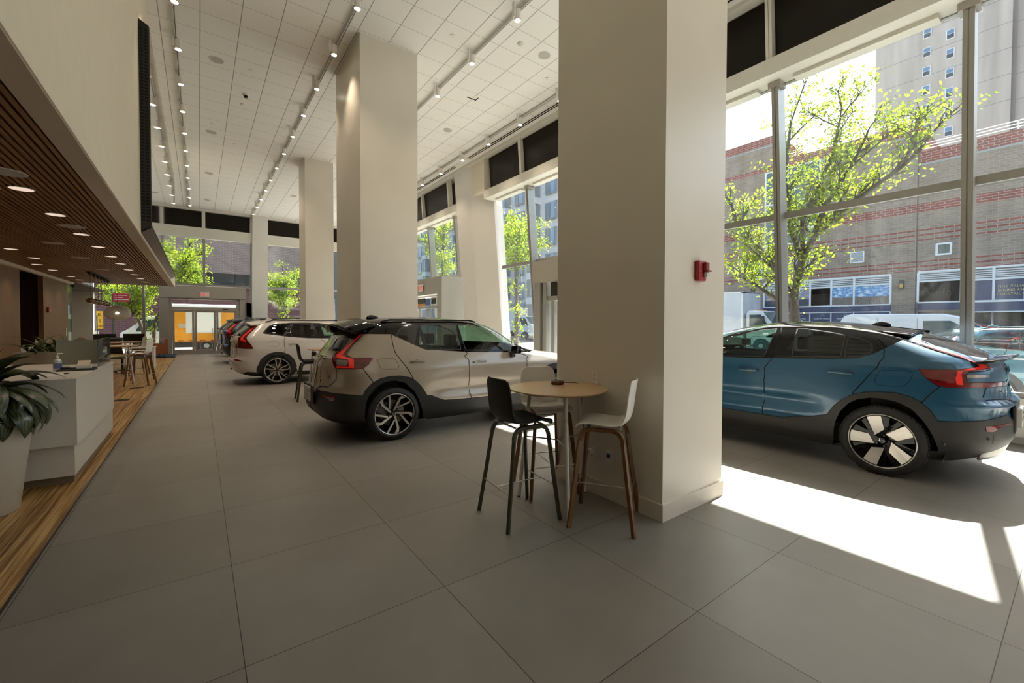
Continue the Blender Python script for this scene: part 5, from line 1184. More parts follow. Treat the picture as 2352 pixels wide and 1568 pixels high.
# ---- beige compact SUV
def ex40(car,root,handle,mirror):
    handle(1.205,1.035,mat('beige handle',(.30,.27,.23),.3,metal=.5,coat=.5)); handle(2.19,.982,mat('beige handle')); mirror(2.80,1.05)
    spoiler(root,lambda u,v:(.27+.33*u-.0*(v-.5)**2+.10*abs(2*v-1)**3,(v-.5)*1.30*(1-.02*u),1.555+.075*u-.10*abs(2*v-1)**2.5-.02*(1-u)),M_blackg)
    b=MB(); b.prism([(.36,-.60,1.49),(.46,-.60,1.40),(.60,-.62,1.43),(.56,-.62,1.52)],(0,.06,0)); b.prism([(.36,.54,1.49),(.46,.54,1.40),(.60,.56,1.43),(.56,.56,1.52)],(0,.06,0)); b.build('spoiler_cheek',M_blackg,root)
    antenna(root,.88,1.63); roof_rail(car,root,.80,2.30)
    MB().tube([(.07,-.02,1.13),(.05,.0,1.14),(.07,.10,1.135),(.13,.42,1.13)],.016,n=8).build('rear_wiper',M_blackm,root,smooth=50); 
    b=MB(); b.sphere((.06,0,1.13),.035,seg=12); b.build('wiper_hub',M_blackm,root)
    badge(car,root,'VOLVO',0,.965,.075,spacing=1.6,m=M_chrome); badge(car,root,'T5',-.52,.85,.05,spacing=.9); badge(car,root,'XC40',.40,.83,.04,spacing=1.0)
    p=empty('number_plate',(-.035,0,.60)); p.parent=root
    MB().box(0,.02,-.17,.17,-.09,.09).build('plate',mat('paper plate',(.55,.53,.50),.5),p); MB().box(.0201,.03,-.30,.30,-.12,.12).build('recess',M_blackm,p)
    b=MB()
    for k,(a,c) in enumerate(((-.13,.02),(-.06,-.02),(-.12,-.05))): b.box(-.003,-.0005,a,a+.16,c,c+.012)
    b.box(-.003,-.0005,-.14,-.06,.045,.06); b.build('plate_print',M_black,p)
M_beige=paint('beige metallic paint',(.40,.34,.275),.35,.30)
tr=dict(TRACE['XC40'])
r40,c40_=build_car('car','beige compact SUV with a black roof and red tail lights, behind the black bar stool',XC40,tr,M_beige,(.86,3.72),'A',M_blackg,bump=bump40,seeds=dict(rear_door=(1.5,.85),front_door=(2.4,.85),tailgate=((.2,5.2),None)),windsh=(2.14,8.8,12.0),extra=ex40)
r40.location=(1.22,6.36,0)
# ---- blue coupe SUV
def bumpc40(x,y,z,u):
    d=(0,0)
    if 1<=u<=2:
        k=sm(1.25,1.75,x)*(1-sm(3.0,3.3,x)); e=-.034*k*gb(z,.66,.07)+.014*k*gb(z,.52,.05)-.008*gb(z,.85,.10)*k
        e+=.010*gb(z,1.13,.03)*(1-sm(.9,1.4,x)); d=(0,e)
    if u<1:
        k=1-sm(.55,1,u); d=(-.045*k*gb(z,.80,.035)+.02*k*gb(z,.72,.06),0)
    return d
def exc(car,root,handle,mirror):
    hb=mat('blue handle',(.03,.10,.16),.25,metal=.5,coat=.6)
    handle(1.22,1.03,hb); handle(2.17,.98,hb); mirror(3.0,1.16)
    # ducktail lip
    spoiler(root,lambda u,v:(.00+.20*u+.16*abs(2*v-1)**2.5,(v-.5)*1.34,1.262-.035*u-.05*abs(2*v-1)**2),M_blackg,'lip_spoiler',.02)
    for sd in (1,-1):
        spoiler(root,lambda u,v,sd=sd:(.66+.46*u+.05*v,sd*(.16+.46*v),1.487+.062*u-.045*v*v-.0*u),M_blackg,'roof_spoiler',.02)
    antenna(root,1.07,1.545)
    badge(car,root,'VOLVO',0,1.10,.085,spacing=1.6,m=M_blackg); badge(car,root,'C40',.44,.92,.05,spacing=1.1)
    b=MB(); b.grid(lambda u,v:(.02+.14*(abs(u*2-1)**3)+.05*v,(u-.5)*1.3,.44-.03*abs(u*2-1)**2-.14*v),20,5); b.build('diffuser_trim',mat('silver trim',(.42,.42,.40),.3,metal=.6),root,smooth=50,solid=.02)
    p=empty('number_plate',(-.005,0,.64)); p.parent=root
    MB().box(-.03,0,-.17,.17,-.09,.09).build('plate',mat('paper plate'),p); MB().box(0.0,.03,-.33,.33,-.13,.14,.02).build('recess',M_blackm,p)
    b=MB(); b.box(-.034,-.0305,-.12,.12,-.02,.0); b.box(-.034,-.0305,-.12,.05,.03,.045); b.build('plate_print',M_black,p)
    b=MB(); 
    for (x,z) in ((.15,.50),(.42,.42)):
        u,v=car.sxz(x,z); q,n=on_surf(car,u,v,.006); 
        for sd in (1,-1): b.cyl((q.x,sd*q.y,q.z),(q.x-.004,sd*(q.y+.004),q.z),.011,n=12)
    b.build('parking_sensor',M_black,root)
    # price sheet behind the rear side glass
    MB().box(.98,1.62,.60,.604,1.22,1.42).build('window_sticker',mat('sticker paper',(.55,.56,.42),.6),root)
    b=MB()
    for k in range(7): b.box(1.02+(k%2)*.3,1.02+(k%2)*.3+.24,.605,.606,1.25+k*.022,1.258+k*.022)
    b.build('sticker_print',mat('sticker ink',(.15,.15,.13),.6),root)
M_blue=paint('fjord blue metallic paint',(.012,.080,.155),.2,.32,.35)
rc,cc_=build_car('car','blue metallic coupe SUV with black roof and white-bladed wheel, right of the near pillar',C40,TRACE['C40'],M_blue,(.87,3.57),'B',M_blackg,bump=bumpc40,seeds=dict(rear_door=(1.5,.85),front_door=(2.4,.85),tailgate=((.3,5.5),None)),windsh=(2.14,8.8,14.6),extra=exc,fside=1,R=.355,rr=.275)
rc.location=(6.59,.418,0); rc.rotation_euler=(0,0,math.radians(92))
# ---- white SUV and the two dark ones behind it
def ex60(car,root,handle,mirror):
    handle(1.29,1.03,mat('white handle',(.62,.60,.57),.3,coat=.6)); handle(2.28,1.0,mat('white handle')); mirror(3.15,1.12)
    spoiler(root,lambda u,v:(.28+.34*u+.10*abs(2*v-1)**3,(v-.5)*1.22,1.575+.05*u-.08*abs(2*v-1)**2.5),PM60[0])
    roof_rail(car,root,.7,3.0,M_blackg,.60,.03); antenna(root,.85,1.63,PM60[0])
    b=MB(); b.grid(lambda u,v:(.62+.30*u,(v-.5)*.1,1.645),2,2); b.build('roof_seam',M_gap,root)
    MB().tube([(.03,-.02,1.20),(-.02,.0,1.21),(.02,.10,1.20),(.07,.45,1.20)],.02,n=8).build('rear_wiper',M_blackm,root)
    b=MB(); b.prism([(.06,.60,.30),(.0,.50,.30),(.0,.50,.44),(.06,.62,.44)],(0,.16,0)); b.build('exhaust_trim',M_blackm,root)
    badge(car,root,'VOLVO',0,1.08,.075,spacing=1.6)
PM60=[paint('crystal white paint',(.60,.57,.53),.0,.3)]
r60,c60_=build_car('car','white SUV with five twin-spoke wheels in the middle of the showroom row',XC60,TRACE['XC60'],PM60[0],(.92,3.80),'C',PM60[0],seeds=dict(rear_door=(1.7,.85),front_door=(2.6,.85)),windsh=(2.16,8.8,12.2),extra=ex60,R=.362,rr=.29)
r60.location=(.68,13.12,0)
def recolour(o,old,new):
    for ch in kids(o):
        if ch.type=='MESH' and ch.data.materials and ch.data.materials[0] is old:
            ch.data=ch.data.copy(); ch.data.materials[0]=new
        recolour(ch,old,new)
M_navy=paint('dark navy paint',(.012,.016,.030),.4,.25)
r90=dup(r60,(.72,20.0,0),0,'dark navy SUV directly behind the white SUV'); r90.scale=(1.04,1.02,1.075); recolour(r90,PM60[0],M_navy)
r91=dup(r90,(.74,24.0,0),0,'black SUV at the far end of the row nearest the glass doors')
M_blkp=paint('black paint',(.008,.008,.009),.3,.25); recolour(r91,M_navy,M_blkp)
# ================= outside
GZ=-.12
def stuffish(o,k='structure'): o['kind']=k; return o
asph=mat('asphalt',(.085,.085,.088),.85,noise=.2,nscale=1.5,bump=.3,bscale=60); conc=mat('sidewalk concrete',(.42,.41,.39),.8,noise=.1,nscale=1.2)
struct(MB().box(8.95,14.0,-60,29.5,GZ-.2,GZ),'pavement',conc)
struct(MB().box(-60,8.95,26.9,29.2,GZ-.2,GZ),'pavement',conc)
struct(MB().box(14.0,31.0,-60,90,GZ-.3,GZ-.12),'road',asph)
struct(MB().box(-60,14.0,29.2,40.5,GZ-.3,GZ-.12),'road',asph)
struct(MB().box(31.0,90,-60,26,GZ-.2,GZ-.01),'pavement',conc); struct(MB().box(31.0,90,26,36,GZ-.3,GZ-.12),'road',asph); struct(MB().box(31.0,90,36,90,GZ-.2,GZ-.01),'pavement',conc)
struct(MB().box(-60,14,40.5,60,GZ-.2,GZ-.01),'pavement',conc)
# ---- brick building across the street (front plane x=34)
XB=34.0
tan1,tan2=(.31,.24,.18),(.24,.18,.135)
bk=[(14.75,15.45),(12.75,13.4),(10.95,11.6),(8.1,8.62),(6.93,7.12),(6.62,6.74),(6.38,6.5),(5.08,5.24),(4.78,4.92),(12.72,12.9)]
bands=[(8.1,8.62),(7.0,7.14),(6.72,6.84),(6.42,6.54),(5.16,5.28),(4.92,5.04),(4.70,4.80)]
mb=lambda nm,top: brickmat(nm,tan1,tan2,(.34,.29,.25),.40,.14,bands=bands+top,msize=.012,stain=.22)
e=empty('brick_building',(XB,0,0),0,'long tan brick building with red brick bands across the street','building')
def PB(mbb,nm,m,par=None): return mbb.build(nm,m,par or e,M=Matrix.Translation((-XB,0,0)))
PB(MB().box(XB,XB+22,-60,6.13,GZ,11.6),'wall',mb('brick right',[(10.95,11.7)]))
PB(MB().box(XB,XB+20,6.13,13.9,GZ,13.4),'wall',mb('brick middle',[(12.72,13.5)]))
PB(MB().box(XB+.0,XB+20,13.9,19.5,GZ,15.4),'wall',mb('brick left',[(14.8,15.6),(12.84,13.15)]))
cop=mat('coping stone',(.33,.33,.32),.7)
for y0,y1,z in ((-60,6.13,10.93),(6.13,13.9,12.70),(13.9,19.5,14.75)): PB(MB().box(XB-.03,XB,y0,y1,z-.12,z),'coping',cop)
rail=mat('painted rail',(.75,.75,.74),.4,metal=.3)
for y0,y1,z in ((-30,6.0,11.6),(6.2,13.9,13.4),(13.95,19.5,15.4)):
    b=MB()
    for k in (.18,.34,.5): b.cyl((XB+.15,y0,z+k),(XB+.15,y1,z+k),.018,n=6)
    y=y0+.4
    while y<y1: b.cyl((XB+.15,y,z),(XB+.15,y,z+.5),.03,n=6); y+=2.0
    PB(b,'roof_railing',rail)
b=MB()
for y in (6.13,): b.box(XB-.01,XB,y-.03,y+.03,0,12.7)
PB(b,'expansion_joint',mat('joint',(.12,.10,.085),.8))
wf=mat('white window frame',(.72,.73,.73),.45); gl=mat('blue-grey glazing',(.055,.075,.10),.08,spec=.9,noise=.25,nscale=.6); gld=mat('dark glazing',(.02,.025,.03),.1,spec=.8)
def pwin(y0,y1,z0,z1,rows=(),cols=(),m=gl,fr=.10):
    b=MB(); X0,X1=XB-.08,XB-.0
    b.box(X0,X1,y0,y0+fr,z0+fr,z1-fr);b.box(X0,X1,y1-fr,y1,z0+fr,z1-fr);b.box(X0,X1,y0,y1,z0,z0+fr);b.box(X0,X1,y0,y1,z1-fr,z1)
    for z in rows: b.box(X0+.004,X1,y0+fr,y1-fr,z-.05,z+.05)
    for y in cols: b.box(X0+.008,X1,y-.05,y+.05,z0+fr,z1-fr)
    w_=PB(b,'window_frame',wf); PB(MB().box(XB-.04,XB-.01,y0+.02,y1-.02,z0+.02,z1-.02),'pane',m,w_); return w_
pwin(10.98,14.5,7.25,12.75,rows=(11.1,10.3,9.35,8.3),cols=(13.0,))
pwin(4.66,5.33,5.5,6.2,m=gld); pwin(14.6,15.6,4.9,5.7,m=gld)
lv=mat('louvre blades',(.62,.63,.63),.5)
def louvre(y0,y1,z0,z1,step=.11):
    b=MB(); 
    z=z0
    while z<z1-.02: b.box(XB-.07,XB-.02,y0,y1,z,z+step*.55); z+=step
    w_=PB(b,'louvre',lv); PB(MB().box(XB-.02,XB-.005,y0,y1,z0,z1),'louvre_back',mat('louvre shade',(.18,.18,.18),.8),w_)
    b=MB(); 
    for a,c,d,f in ((y0-.06,y0,z0,z1),(y1,y1+.06,z0,z1)): b.box(XB-.09,XB,a,c,d,f)
    b.box(XB-.092,XB,y0-.06,y1+.06,z1,z1+.06); b.box(XB-.092,XB,y0-.06,y1+.06,z0-.05,z0); PB(b,'louvre_frame',wf,w_)
louvre(8.62,9.24,5.55,6.15,.06); louvre(11.9,12.5,5.3,6.0,.06)
navy=mat('navy sign panel',(.035,.05,.12),.45,noise=.1,nscale=1.0); blk=mat('blank black panel',(0.0,0.0,0.0),.9,spec=0)
def citymat(nm,sky0,sky1,land,dusk=False):
    m,nt,b=newmat(nm); tc=N(nt,'TexCoord').outputs['Generated']; s_=N(nt,'SeparateXYZ'); nt.links.new(tc,s_.inputs[0])
    n=N(nt,'TexNoise'); n.inputs['Scale'].default_value=3.5; n.inputs['Detail'].default_value=8; mp=N(nt,'Mapping'); mp.inputs['Scale'].default_value=(1,1.6,2.6); nt.links.new(tc,mp.inputs[0]); nt.links.new(mp.outputs[0],n.inputs['Vector'])
    cl_=N(nt,'ValToRGB'); cl_.color_ramp.elements[0].position=.45; cl_.color_ramp.elements[1].position=.62; cl_.color_ramp.elements[0].color=(*sky0,1); cl_.color_ramp.elements[1].color=(*sky1,1); nt.links.new(n.outputs['Fac'],cl_.inputs[0])
    v=N(nt,'TexVoronoi',feature='F1'); v.inputs['Scale'].default_value=34; v.inputs['Randomness'].default_value=.9; mp2=N(nt,'Mapping'); mp2.inputs['Scale'].default_value=(1,2.0,.9); nt.links.new(tc,mp2.inputs[0]); nt.links.new(mp2.outputs[0],v.inputs['Vector'])
    ln=mixc(nt,N(nt,'Math',operation='MULTIPLY').outputs[0] if False else v.outputs['Distance'],land,(.06,.06,.07)); h=N(nt,'MixRGB',blend_type='MULTIPLY'); h.inputs[0].default_value=.35; nt.links.new(ln,h.inputs[1]); nt.links.new(v.outputs['Color'],h.inputs[2])
    n2=N(nt,'TexNoise',noise_dimensions='1D'); n2.inputs['Scale'].default_value=26; nt.links.new(s_.outputs[1],n2.inputs['W'])
    hz=mth(nt,'ADD',mth(nt,'MULTIPLY',n2.outputs['Fac'],.22),.32)
    k=mth(nt,'LESS_THAN',s_.outputs[2],hz); nt.links.new(mixc(nt,k,cl_.outputs[0],h.outputs[0]),b.inputs['Base Color']); b.inputs['Roughness'].default_value=.5
    b.inputs['Base Color'].links  # procedural print
    return m
pc1=citymat('printed day skyline',(.10,.28,.55),(.62,.70,.78),(.42,.33,.24)); pc2=citymat('printed dusk skyline',(.20,.24,.42),(.62,.42,.20),(.06,.07,.13))
def panel(y0,y1,z0,z1,m,nm='sign_panel'): return PB(MB().box(XB-.05,XB-.03,y0,y1,z0,z1),nm,m)
# middle storefront group
def store(y0,y1,ztop,zl,zb,cols):
    b=MB(); X0,X1=XB-.10,XB
    for y in [y0,y1]+cols: b.box(X0-.004,X1,y-.05,y+.05,zb+.03,ztop-.04)
    b.box(X0,X1,y0,y1,ztop-.04,ztop+.06); b.box(X0,X1,y0,y1,zb-.05,zb+.03); PB(b,'storefront_frame',wf)
    C=sorted([y0,y1]+cols)
    for a,c in zip(C,C[1:]): louvre(a+.06,c-.06,zl,ztop-.05)
store(7.26,14.45,4.58,4.05,2.80,[9.05,10.27,11.48,12.9])
panel(7.31,9.0,2.83,4.0,pc1); panel(9.1,10.22,2.83,4.0,pc1); panel(10.32,11.43,2.83,3.98,blk); panel(11.53,12.85,2.83,3.95,pc2); panel(12.95,14.4,2.83,3.9,pc2)
panel(7.25,14.5,2.40,2.76,navy,'fascia_band'); panel(7.25,14.5,1.7,2.32,navy,'lower_window_film')
b=MB()
for y in (7.26,9.05,10.27,11.48,12.7): b.box(XB-.08,XB,y-.03,y+.03,.4,2.35)
b.box(XB-.08,XB,7.25,14.5,2.33,2.38); PB(b,'lower_frame',wf)
store(4.27,6.03,4.62,4.08,2.86,[]); panel(4.32,5.98,2.9,4.02,blk)
panel(-4,6.05,2.44,2.80,navy,'fascia_band')
store(-4,4.2,4.62,4.0,2.86,[3.08,2.0,.5,-1.2]); 
for a,c in ((3.12,4.15),(2.05,3.03),(.55,1.95),(-1.15,.45),(-3.9,-1.25)): panel(a,c,2.9,3.98,navy)
b=MB()
for y in (3.1,1.4,-.6): b.box(XB-.08,XB,y-.04,y+.04,.3,2.4)
PB(b,'lower_frame',wf); panel(-4,6.0,.3,2.3,gld,'shop_glass')
for a,c in ((1.3,2.1),(3.4,3.7)): panel(a,c,.6,2.2,mat('pale shop interior',(.30,.36,.28),.6),'shop_display')
gold=mat('gold lettering',(.62,.50,.20),.5); pale=mat('pale lettering',(.62,.64,.70),.5)
def sign(body,size,y,z,m=gold,sx=1.0,sp=1.1): text(body,size,m,(-.07,y,z),(pi/2,0,-pi/2),'sign_lettering',e,align='LEFT',sx=sx,spacing=sp,ext=.01)
sign('FINE ITALIAN',.17,2.93,3.58,sx=.92); sign('DINING AND',.17,2.93,3.38,sx=.92); sign('COCKTAIL BAR',.17,2.97,3.18,sx=.92)
sign('Services You Want',.15,12.6,1.95,pale,.75,1); sign('Beside the Hudson',.15,11.25,1.95,pale,.8,1); sign('Beyond Satisfaction',.15,9.95,1.95,pale,.8,1)
text('Vela',.62,mat('faint lettering',(.010,.010,.002),.8),(-.07,5.15,3.4),(pi/2,0,-pi/2),'sign_lettering',e)
b=MB()
for y in (12.0,10.75,9.45): b.tube([(XB-.06,y+.15,2.12),(XB-.06,y,2.22),(XB-.06,y-.15,2.12)],.008,n=5)
PB(b,'roof_emblem',pale)
for y,z,l in ((6.75,3.98,'a'),(15.25,4.05,'b')):
    w_=PB(MB().box(XB-.2,XB,y-.10,y+.10,z-.25,z+.22),'wall_lantern',mat('lantern metal',(.06,.06,.06),.5)); PB(MB().box(XB-.21,XB-.2,y-.07,y+.07,z-.2,z+.0),'lantern_glass',mat('amber lantern',(.65,.33,.08),.4),w_)
PB(MB().box(XB-1.6,XB-.1,-4,3.75,2.25,2.75),'awning',navy); PB(MB().box(XB-1.62,XB-1.6,-4,3.8,2.72,2.80),'awning_trim',wf); PB(MB().box(XB-1.62,XB-1.6,-4,3.8,2.2,2.26),'awning_trim',wf)
b=MB(); z=2.25
PB(MB().box(XB-1.65,XB-1.4,3.75,4.1,2.2,2.85),'awning_end',wf)
# ---- concrete tower
e=empty('concrete_tower',(70,0,0),0,'tall pale concrete tower with small windows behind the brick building','building')
def towermat():
    m,nt,b=newmat('tower concrete'); tc=N(nt,'TexCoord').outputs['Object']; a,_=gridmask(nt,tc,2,2.75,.9,.06)
    mp=N(nt,'Mapping'); mp.inputs['Scale'].default_value=(.5,.5,.05); nt.links.new(tc,mp.inputs[0]); n=N(nt,'TexNoise'); n.inputs['Scale'].default_value=1.5; n.inputs['Detail'].default_value=9; nt.links.new(mp.outputs[0],n.inputs['Vector'])
    cr=N(nt,'ValToRGB'); cr.color_ramp.elements[0].position=.3; cr.color_ramp.elements[1].position=.75; cr.color_ramp.elements[0].color=(.36,.32,.28,1); cr.color_ramp.elements[1].color=(.54,.49,.43,1); nt.links.new(n.outputs['Fac'],cr.inputs[0])
    nt.links.new(mixc(nt,a,cr.outputs[0],(.22,.21,.2)),b.inputs['Base Color']); b.inputs['Roughness'].default_value=.9; return m
tm=towermat(); T0=Matrix.Translation((-70,0,0))
MB().box(70,84,5.5,16.85,0,52).build('shaft',tm,e,M=T0); MB().box(70.6,84,-14,5.5,0,52).build('rear_shaft',tm,e,M=T0); MB().box(70.3,70.6,5.2,5.6,0,52).build('stair_strip',mat('dark streak',(.2,.19,.18),.9),e,M=T0)
for yc,zz in ((12.1,1.2),(10.15,2.3),(3.0,1.8),(1.0,1.0)):
    for k in range(-1,12):
        z=10.5+zz+k*2.22
        X=70 if yc>5.5 else 70.6
        w_=MB().box(X-.06,X+.01,yc-.36,yc+.36,z-.55,z+.55).build('window_frame',wf,e,M=T0); MB().box(X-.08,X-.05,yc-.28,yc+.28,z-.47,z-.02).build('pane',gld,w_,M=T0); MB().box(X-.08,X-.05,yc-.28,yc+.28,z+.04,z+.47).build('pane',mat('sky glazing',(.10,.20,.32),.1,spec=.9),w_,M=T0)
# ---- pale apartment block up the street
e=empty('apartment_block',(34,36,0),0,'white stone apartment block with grey bay windows up the street, left of the near pillar','building')
T1=Matrix.Translation((-34,-36,0)); stone=brickmat('white stone cladding',(.60,.60,.61),(.55,.55,.57),(.42,.42,.44),1.3,.62,msize=.015,stain=.08)
MB().box(34,52,36.5,78,GZ,34).build('wall',stone,e,M=T1)
MB().box(33.9,34,36.5,78,2.6,4.2).build('base_band',mat('grey stone base',(.32,.32,.33),.7),e,M=T1)
y=37.3; j=0
while y<76:
    for k in range(10):
        z=4.8+k*3.05
        if j%2==0:
            w_=MB().box(33.75,34.0,y,y+1.9,z,z+2.1).build('window_frame',mat('grey window frame',(.22,.23,.25),.5),e,M=T1); MB().box(33.70,33.76,y+.12,y+.9,z+.12,z+1.98).build('pane',mat('sky glazing'),w_,M=T1); MB().box(33.70,33.76,y+1.0,y+1.78,z+.12,z+1.98).build('pane',gl,w_,M=T1)
        else:
            w_=MB().box(33.1,34.0,y,y+1.5,z,z+2.2).build('bay_window',mat('grey window frame'),e,M=T1); MB().box(33.05,33.12,y+.1,y+.7,z+.2,z+2.0).build('pane',mat('sky glazing'),w_,M=T1); MB().box(33.05,33.12,y+.8,y+1.4,z+.2,z+2.0).build('pane',gl,w_,M=T1)
            MB().box(33.05,34.0,y-.05,y+1.55,z-.8,z).build('bay_spandrel',mat('white spandrel',(.62,.62,.63),.6),w_,M=T1)
    y+=3.1; j+=1
# ---- brick building beyond the far wall
purp=brickmat('purple brick wall',(.215,.15,.13),(.17,.12,.108),(.32,.26,.23),.42,.14,axis='Y',stain=.15)
e=empty('far_brick_building',(0,42,0),0,'large plain purple-brown brick building beyond the far glass wall','building')
T2=Matrix.Translation((0,-42,0))
MB().box(-16,8.6,42,56,5.6,30).build('upper_wall',purp,e,M=T2)
MB().box(-16,8.6,42.05,56,GZ,4.6).build('lower_wall',brickmat('maroon brick wall',(.13,.045,.04),(.10,.035,.035),(.2,.12,.11),.42,.14,axis='Y',stain=.15),e,M=T2)
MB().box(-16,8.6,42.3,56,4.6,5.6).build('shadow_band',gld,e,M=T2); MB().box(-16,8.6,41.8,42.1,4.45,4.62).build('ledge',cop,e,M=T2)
b=MB(); 
for x in range(-12,-4,3): b.box(x,x+2.4,41.98,42.05,5.0,8.0)
b.build('glazing',gld,e,M=T2)
MB().box(8.6,13.5,44,60,GZ,26).build('side_block',mat('dark fluted concrete',(.10,.11,.11),.8,noise=.2),e,M=T2)
# ---- vehicles outside
def wheel_simple(root,x,y,r,w=.25):
    b=MB(); b.cyl((x,y-w/2,r),(x,y+w/2,r),r,n=28); o=b.build('wheel',M_rubber,root,smooth=40); b=MB(); sg=1 if y>0 else -1
    b.lathe([(0,.02),(r*.25,.03),(r*.3,.0),(r*.55,-.02),(r*.62,.01)],24,M=Matrix.Translation((x,y+sg*w/2,r))@Matrix.Rotation(-sg*pi/2,4,'X')); b.build('hub',mat('pale wheel hub',(.5,.5,.5),.4,metal=.5),o,smooth=40)
wh=mat('white vehicle paint',(.68,.70,.71),.25,coat=.6)
# van, local x forward
e=empty('cargo_van',(28.0,5.15,GZ-.12),-pi/2,'white cargo van parked across the street behind the blue car','van')
pv=[(-2.6,.35),(-2.68,.6),(-2.62,1.95),(-2.45,2.24),(-2.2,2.32),(1.2,2.30),(1.75,2.14),(2.45,1.42),(3.15,1.22),(3.28,1.05),(3.3,.4)]
def van_x(off): return 0
b=MB(); Yw=1.0
def ring(y,k): return [(x*1.0,y,z if z<1.3 else 1.3+(z-1.3)*k) for x,z in pv]
L=[ring(-.86,.985),ring(-.98,.93),ring(-1.0,.5),]
secs=[(-.80,1.0),(-.93,.97),(-1.0,.80),(1.0,.80),(.93,.97),(.80,1.0)]
b.prism([(x,-.99,z) for x,z in pv],(0,1.98,0)); es=[x for x in b.bm.edges]; bmesh.ops.bevel(b.bm,geom=es,offset=.07,segments=3,affect='EDGES',profile=.6)
b.build('body',wh,e,smooth=45)
tg=mat('van glass',(.03,.07,.08),.06,spec=.9)
for s in (-1,1):
    b=MB(); b.prism([(.55,s*1.0,1.28),(.55,s*1.0,1.98),(1.45,s*1.0,1.98),(1.85,s*1.0,1.70),(2.1,s*1.0,1.30)],(0,s*.006,0)); b.build('side_window',tg,e)
    b=MB(); 
    for x in (.35,-1.1): b.box(x-.006,x+.006,s*.99,s*1.004,.5,2.1)
    b.build('door_seam',mat('seam grey',(.3,.3,.3),.6),e)
    MB().box(.5,.62,s*1.0,s*1.03,.98,1.12,.01).build('door_handle',M_blackm,e)
    MB().box(1.95,2.15,s*1.0,s*1.22,1.22,1.5,.03).build('side_mirror',M_blackm,e)
    MB().box(-2.70,-2.60,s*.8-.1,s*.8+.1,.95,1.45).build('tail_light',M_taill,e)
    MB().box(3.22,3.32,s*.75-.15,s*.75+.15,.85,1.05).build('headlight',M_lens,e)
    for x in (-1.7,2.3): wheel_simple(e,x,s*.9,.36)
b=MB(); b.prism([(1.72,-.85,2.1),(1.72,.85,2.1),(2.42,.9,1.45),(2.42,-.9,1.45)],(.01,0,.03)); b.build('windshield',tg,e)
for s in (-1,1): MB().box(-2.69,-2.66,s*.45-.3,s*.45+.3,1.3,1.85).build('rear_window',tg,e)
# box truck across the street
def box_truck(loc,rz,label,boxm,L_=6.0,H=3.55,name='box_truck',cab=wh,zb=.95,cs=1.0,wx=(-4.3,.95)):
    e=empty(name,loc,rz,label,'truck')
    MB().box(-L_,-.15,-1.2,1.2,zb,H,.04).build('cargo_box',boxm,e)
    b=MB(); b.box(-L_,-.1,-1.22,1.22,H-.08,H+.02,.01); b.box(-L_-.01,-L_+.08,-1.22,1.22,zb,H); b.box(-.2,-.1,-1.22,1.22,zb,H); b.build('box_trim',mat('bright trim',(.75,.76,.77),.3,metal=.4),e)
    b=MB(); b.prism([(0,-1.0,.5),(0,-1.0,2.55),(.25,-1.0,2.68),(.95,-1.0,2.62),(1.55,-1.0,1.75),(1.95,-1.0,1.55),(2.0,-1.0,.5)],(0,2.0,0)); bmesh.ops.bevel(b.bm,geom=b.bm.edges[:],offset=.06,segments=3,affect='EDGES'); b.build('cab',cab,e,smooth=45,M=Matrix.Diagonal((1,1,cs,1)))
    for s in (-1,1):
        b=MB(); b.prism([(.22,s*1.0,1.6),(.22,s*1.0,2.4),(.9,s*1.0,2.4),(1.3,s*1.0,1.75),(1.3,s*1.0,1.6)],(0,s*.01,0)); b.build('side_window',tg,e,M=Matrix.Diagonal((1,1,cs,1)))
        MB().box(1.0,1.12,s*1.02,s*1.3,1.7*cs,2.3*cs,.02).build('side_mirror',M_blackm,e)
        for x in wx: wheel_simple(e,x,s*.95,.47,.28)
    b=MB(); b.prism([(1.0,-.9,2.55),(1.0,.9,2.55),(1.52,.92,1.8),(1.52,-.92,1.8)],(.02,0,.02)); b.build('windshield',tg,e,M=Matrix.Diagonal((1,1,cs,1)))
    b=MB()
    for y in (-.7,-.35,0,.35,.7): b.box(.4,.5,y-.05,y+.05,2.66*cs,2.72*cs)
    b.build('marker_light',mat('amber marker',(.7,.3,.03),.4),e)
    MB().box(-L_,.1,-.9,.9,min(.4,zb-.1),zb).build('chassis',M_blackm,e); MB().box(1.95,2.05,-.95,.95,.55,.85,.02).build('bumper',M_steel,e); return e
box_truck((28.8,12.9,GZ-.12),-pi/2,'white box truck across the street just right of the near pillar',wh,5.5,3.85)
box_truck((29.5,38.0,GZ-.12),-1.25,'small distant white box truck seen left of the near pillar',wh,5.0,3.6)
yl=mat('yellow truck panel',(.80,.33,.012),.5,noise=.05,nscale=2)
t=box_truck((-1.40,31.3,GZ-.12),pi,'yellow box truck with a white cab outside the far glass doors',yl,3.35,2.70,zb=.72,cs=.82,wx=(-1.75,.95))
b=MB(); b.box(-1.3,-.82,1.201,1.215,1.2,2.42); b.box(-2.45,-2.14,1.201,1.215,1.2,2.42); b.box(-2.14,-1.3,1.201,1.212,1.2,1.28); b.build('white_panel',M_whitep,t)
MB().box(-2.14,-1.26,1.2125,1.222,1.28,2.38,.0).build('blank_panel',mat('blank bright panel',(.97,.97,.97),.5),t); MB().box(-.85,-.5,1.201,1.21,1.5,1.75).build('grey_notice',mat('grey notice',(.5,.45,.4),.6),t)
b=MB()
for k in range(6): b.box(-3.2+k*.5,-2.95+k*.5,1.221,1.226,.75,.81)
b.build('reflective_tape',M_red,t)
MB().cyl((-3.35,1.08,2.72),(-.1,1.08,2.72),.13,n=16).build('roof_roll',mat('bright trim'),t)
MB().sphere((-3.3,1.16,2.72),.12,seg=10).build('corner_marker',mat('amber marker'),t)
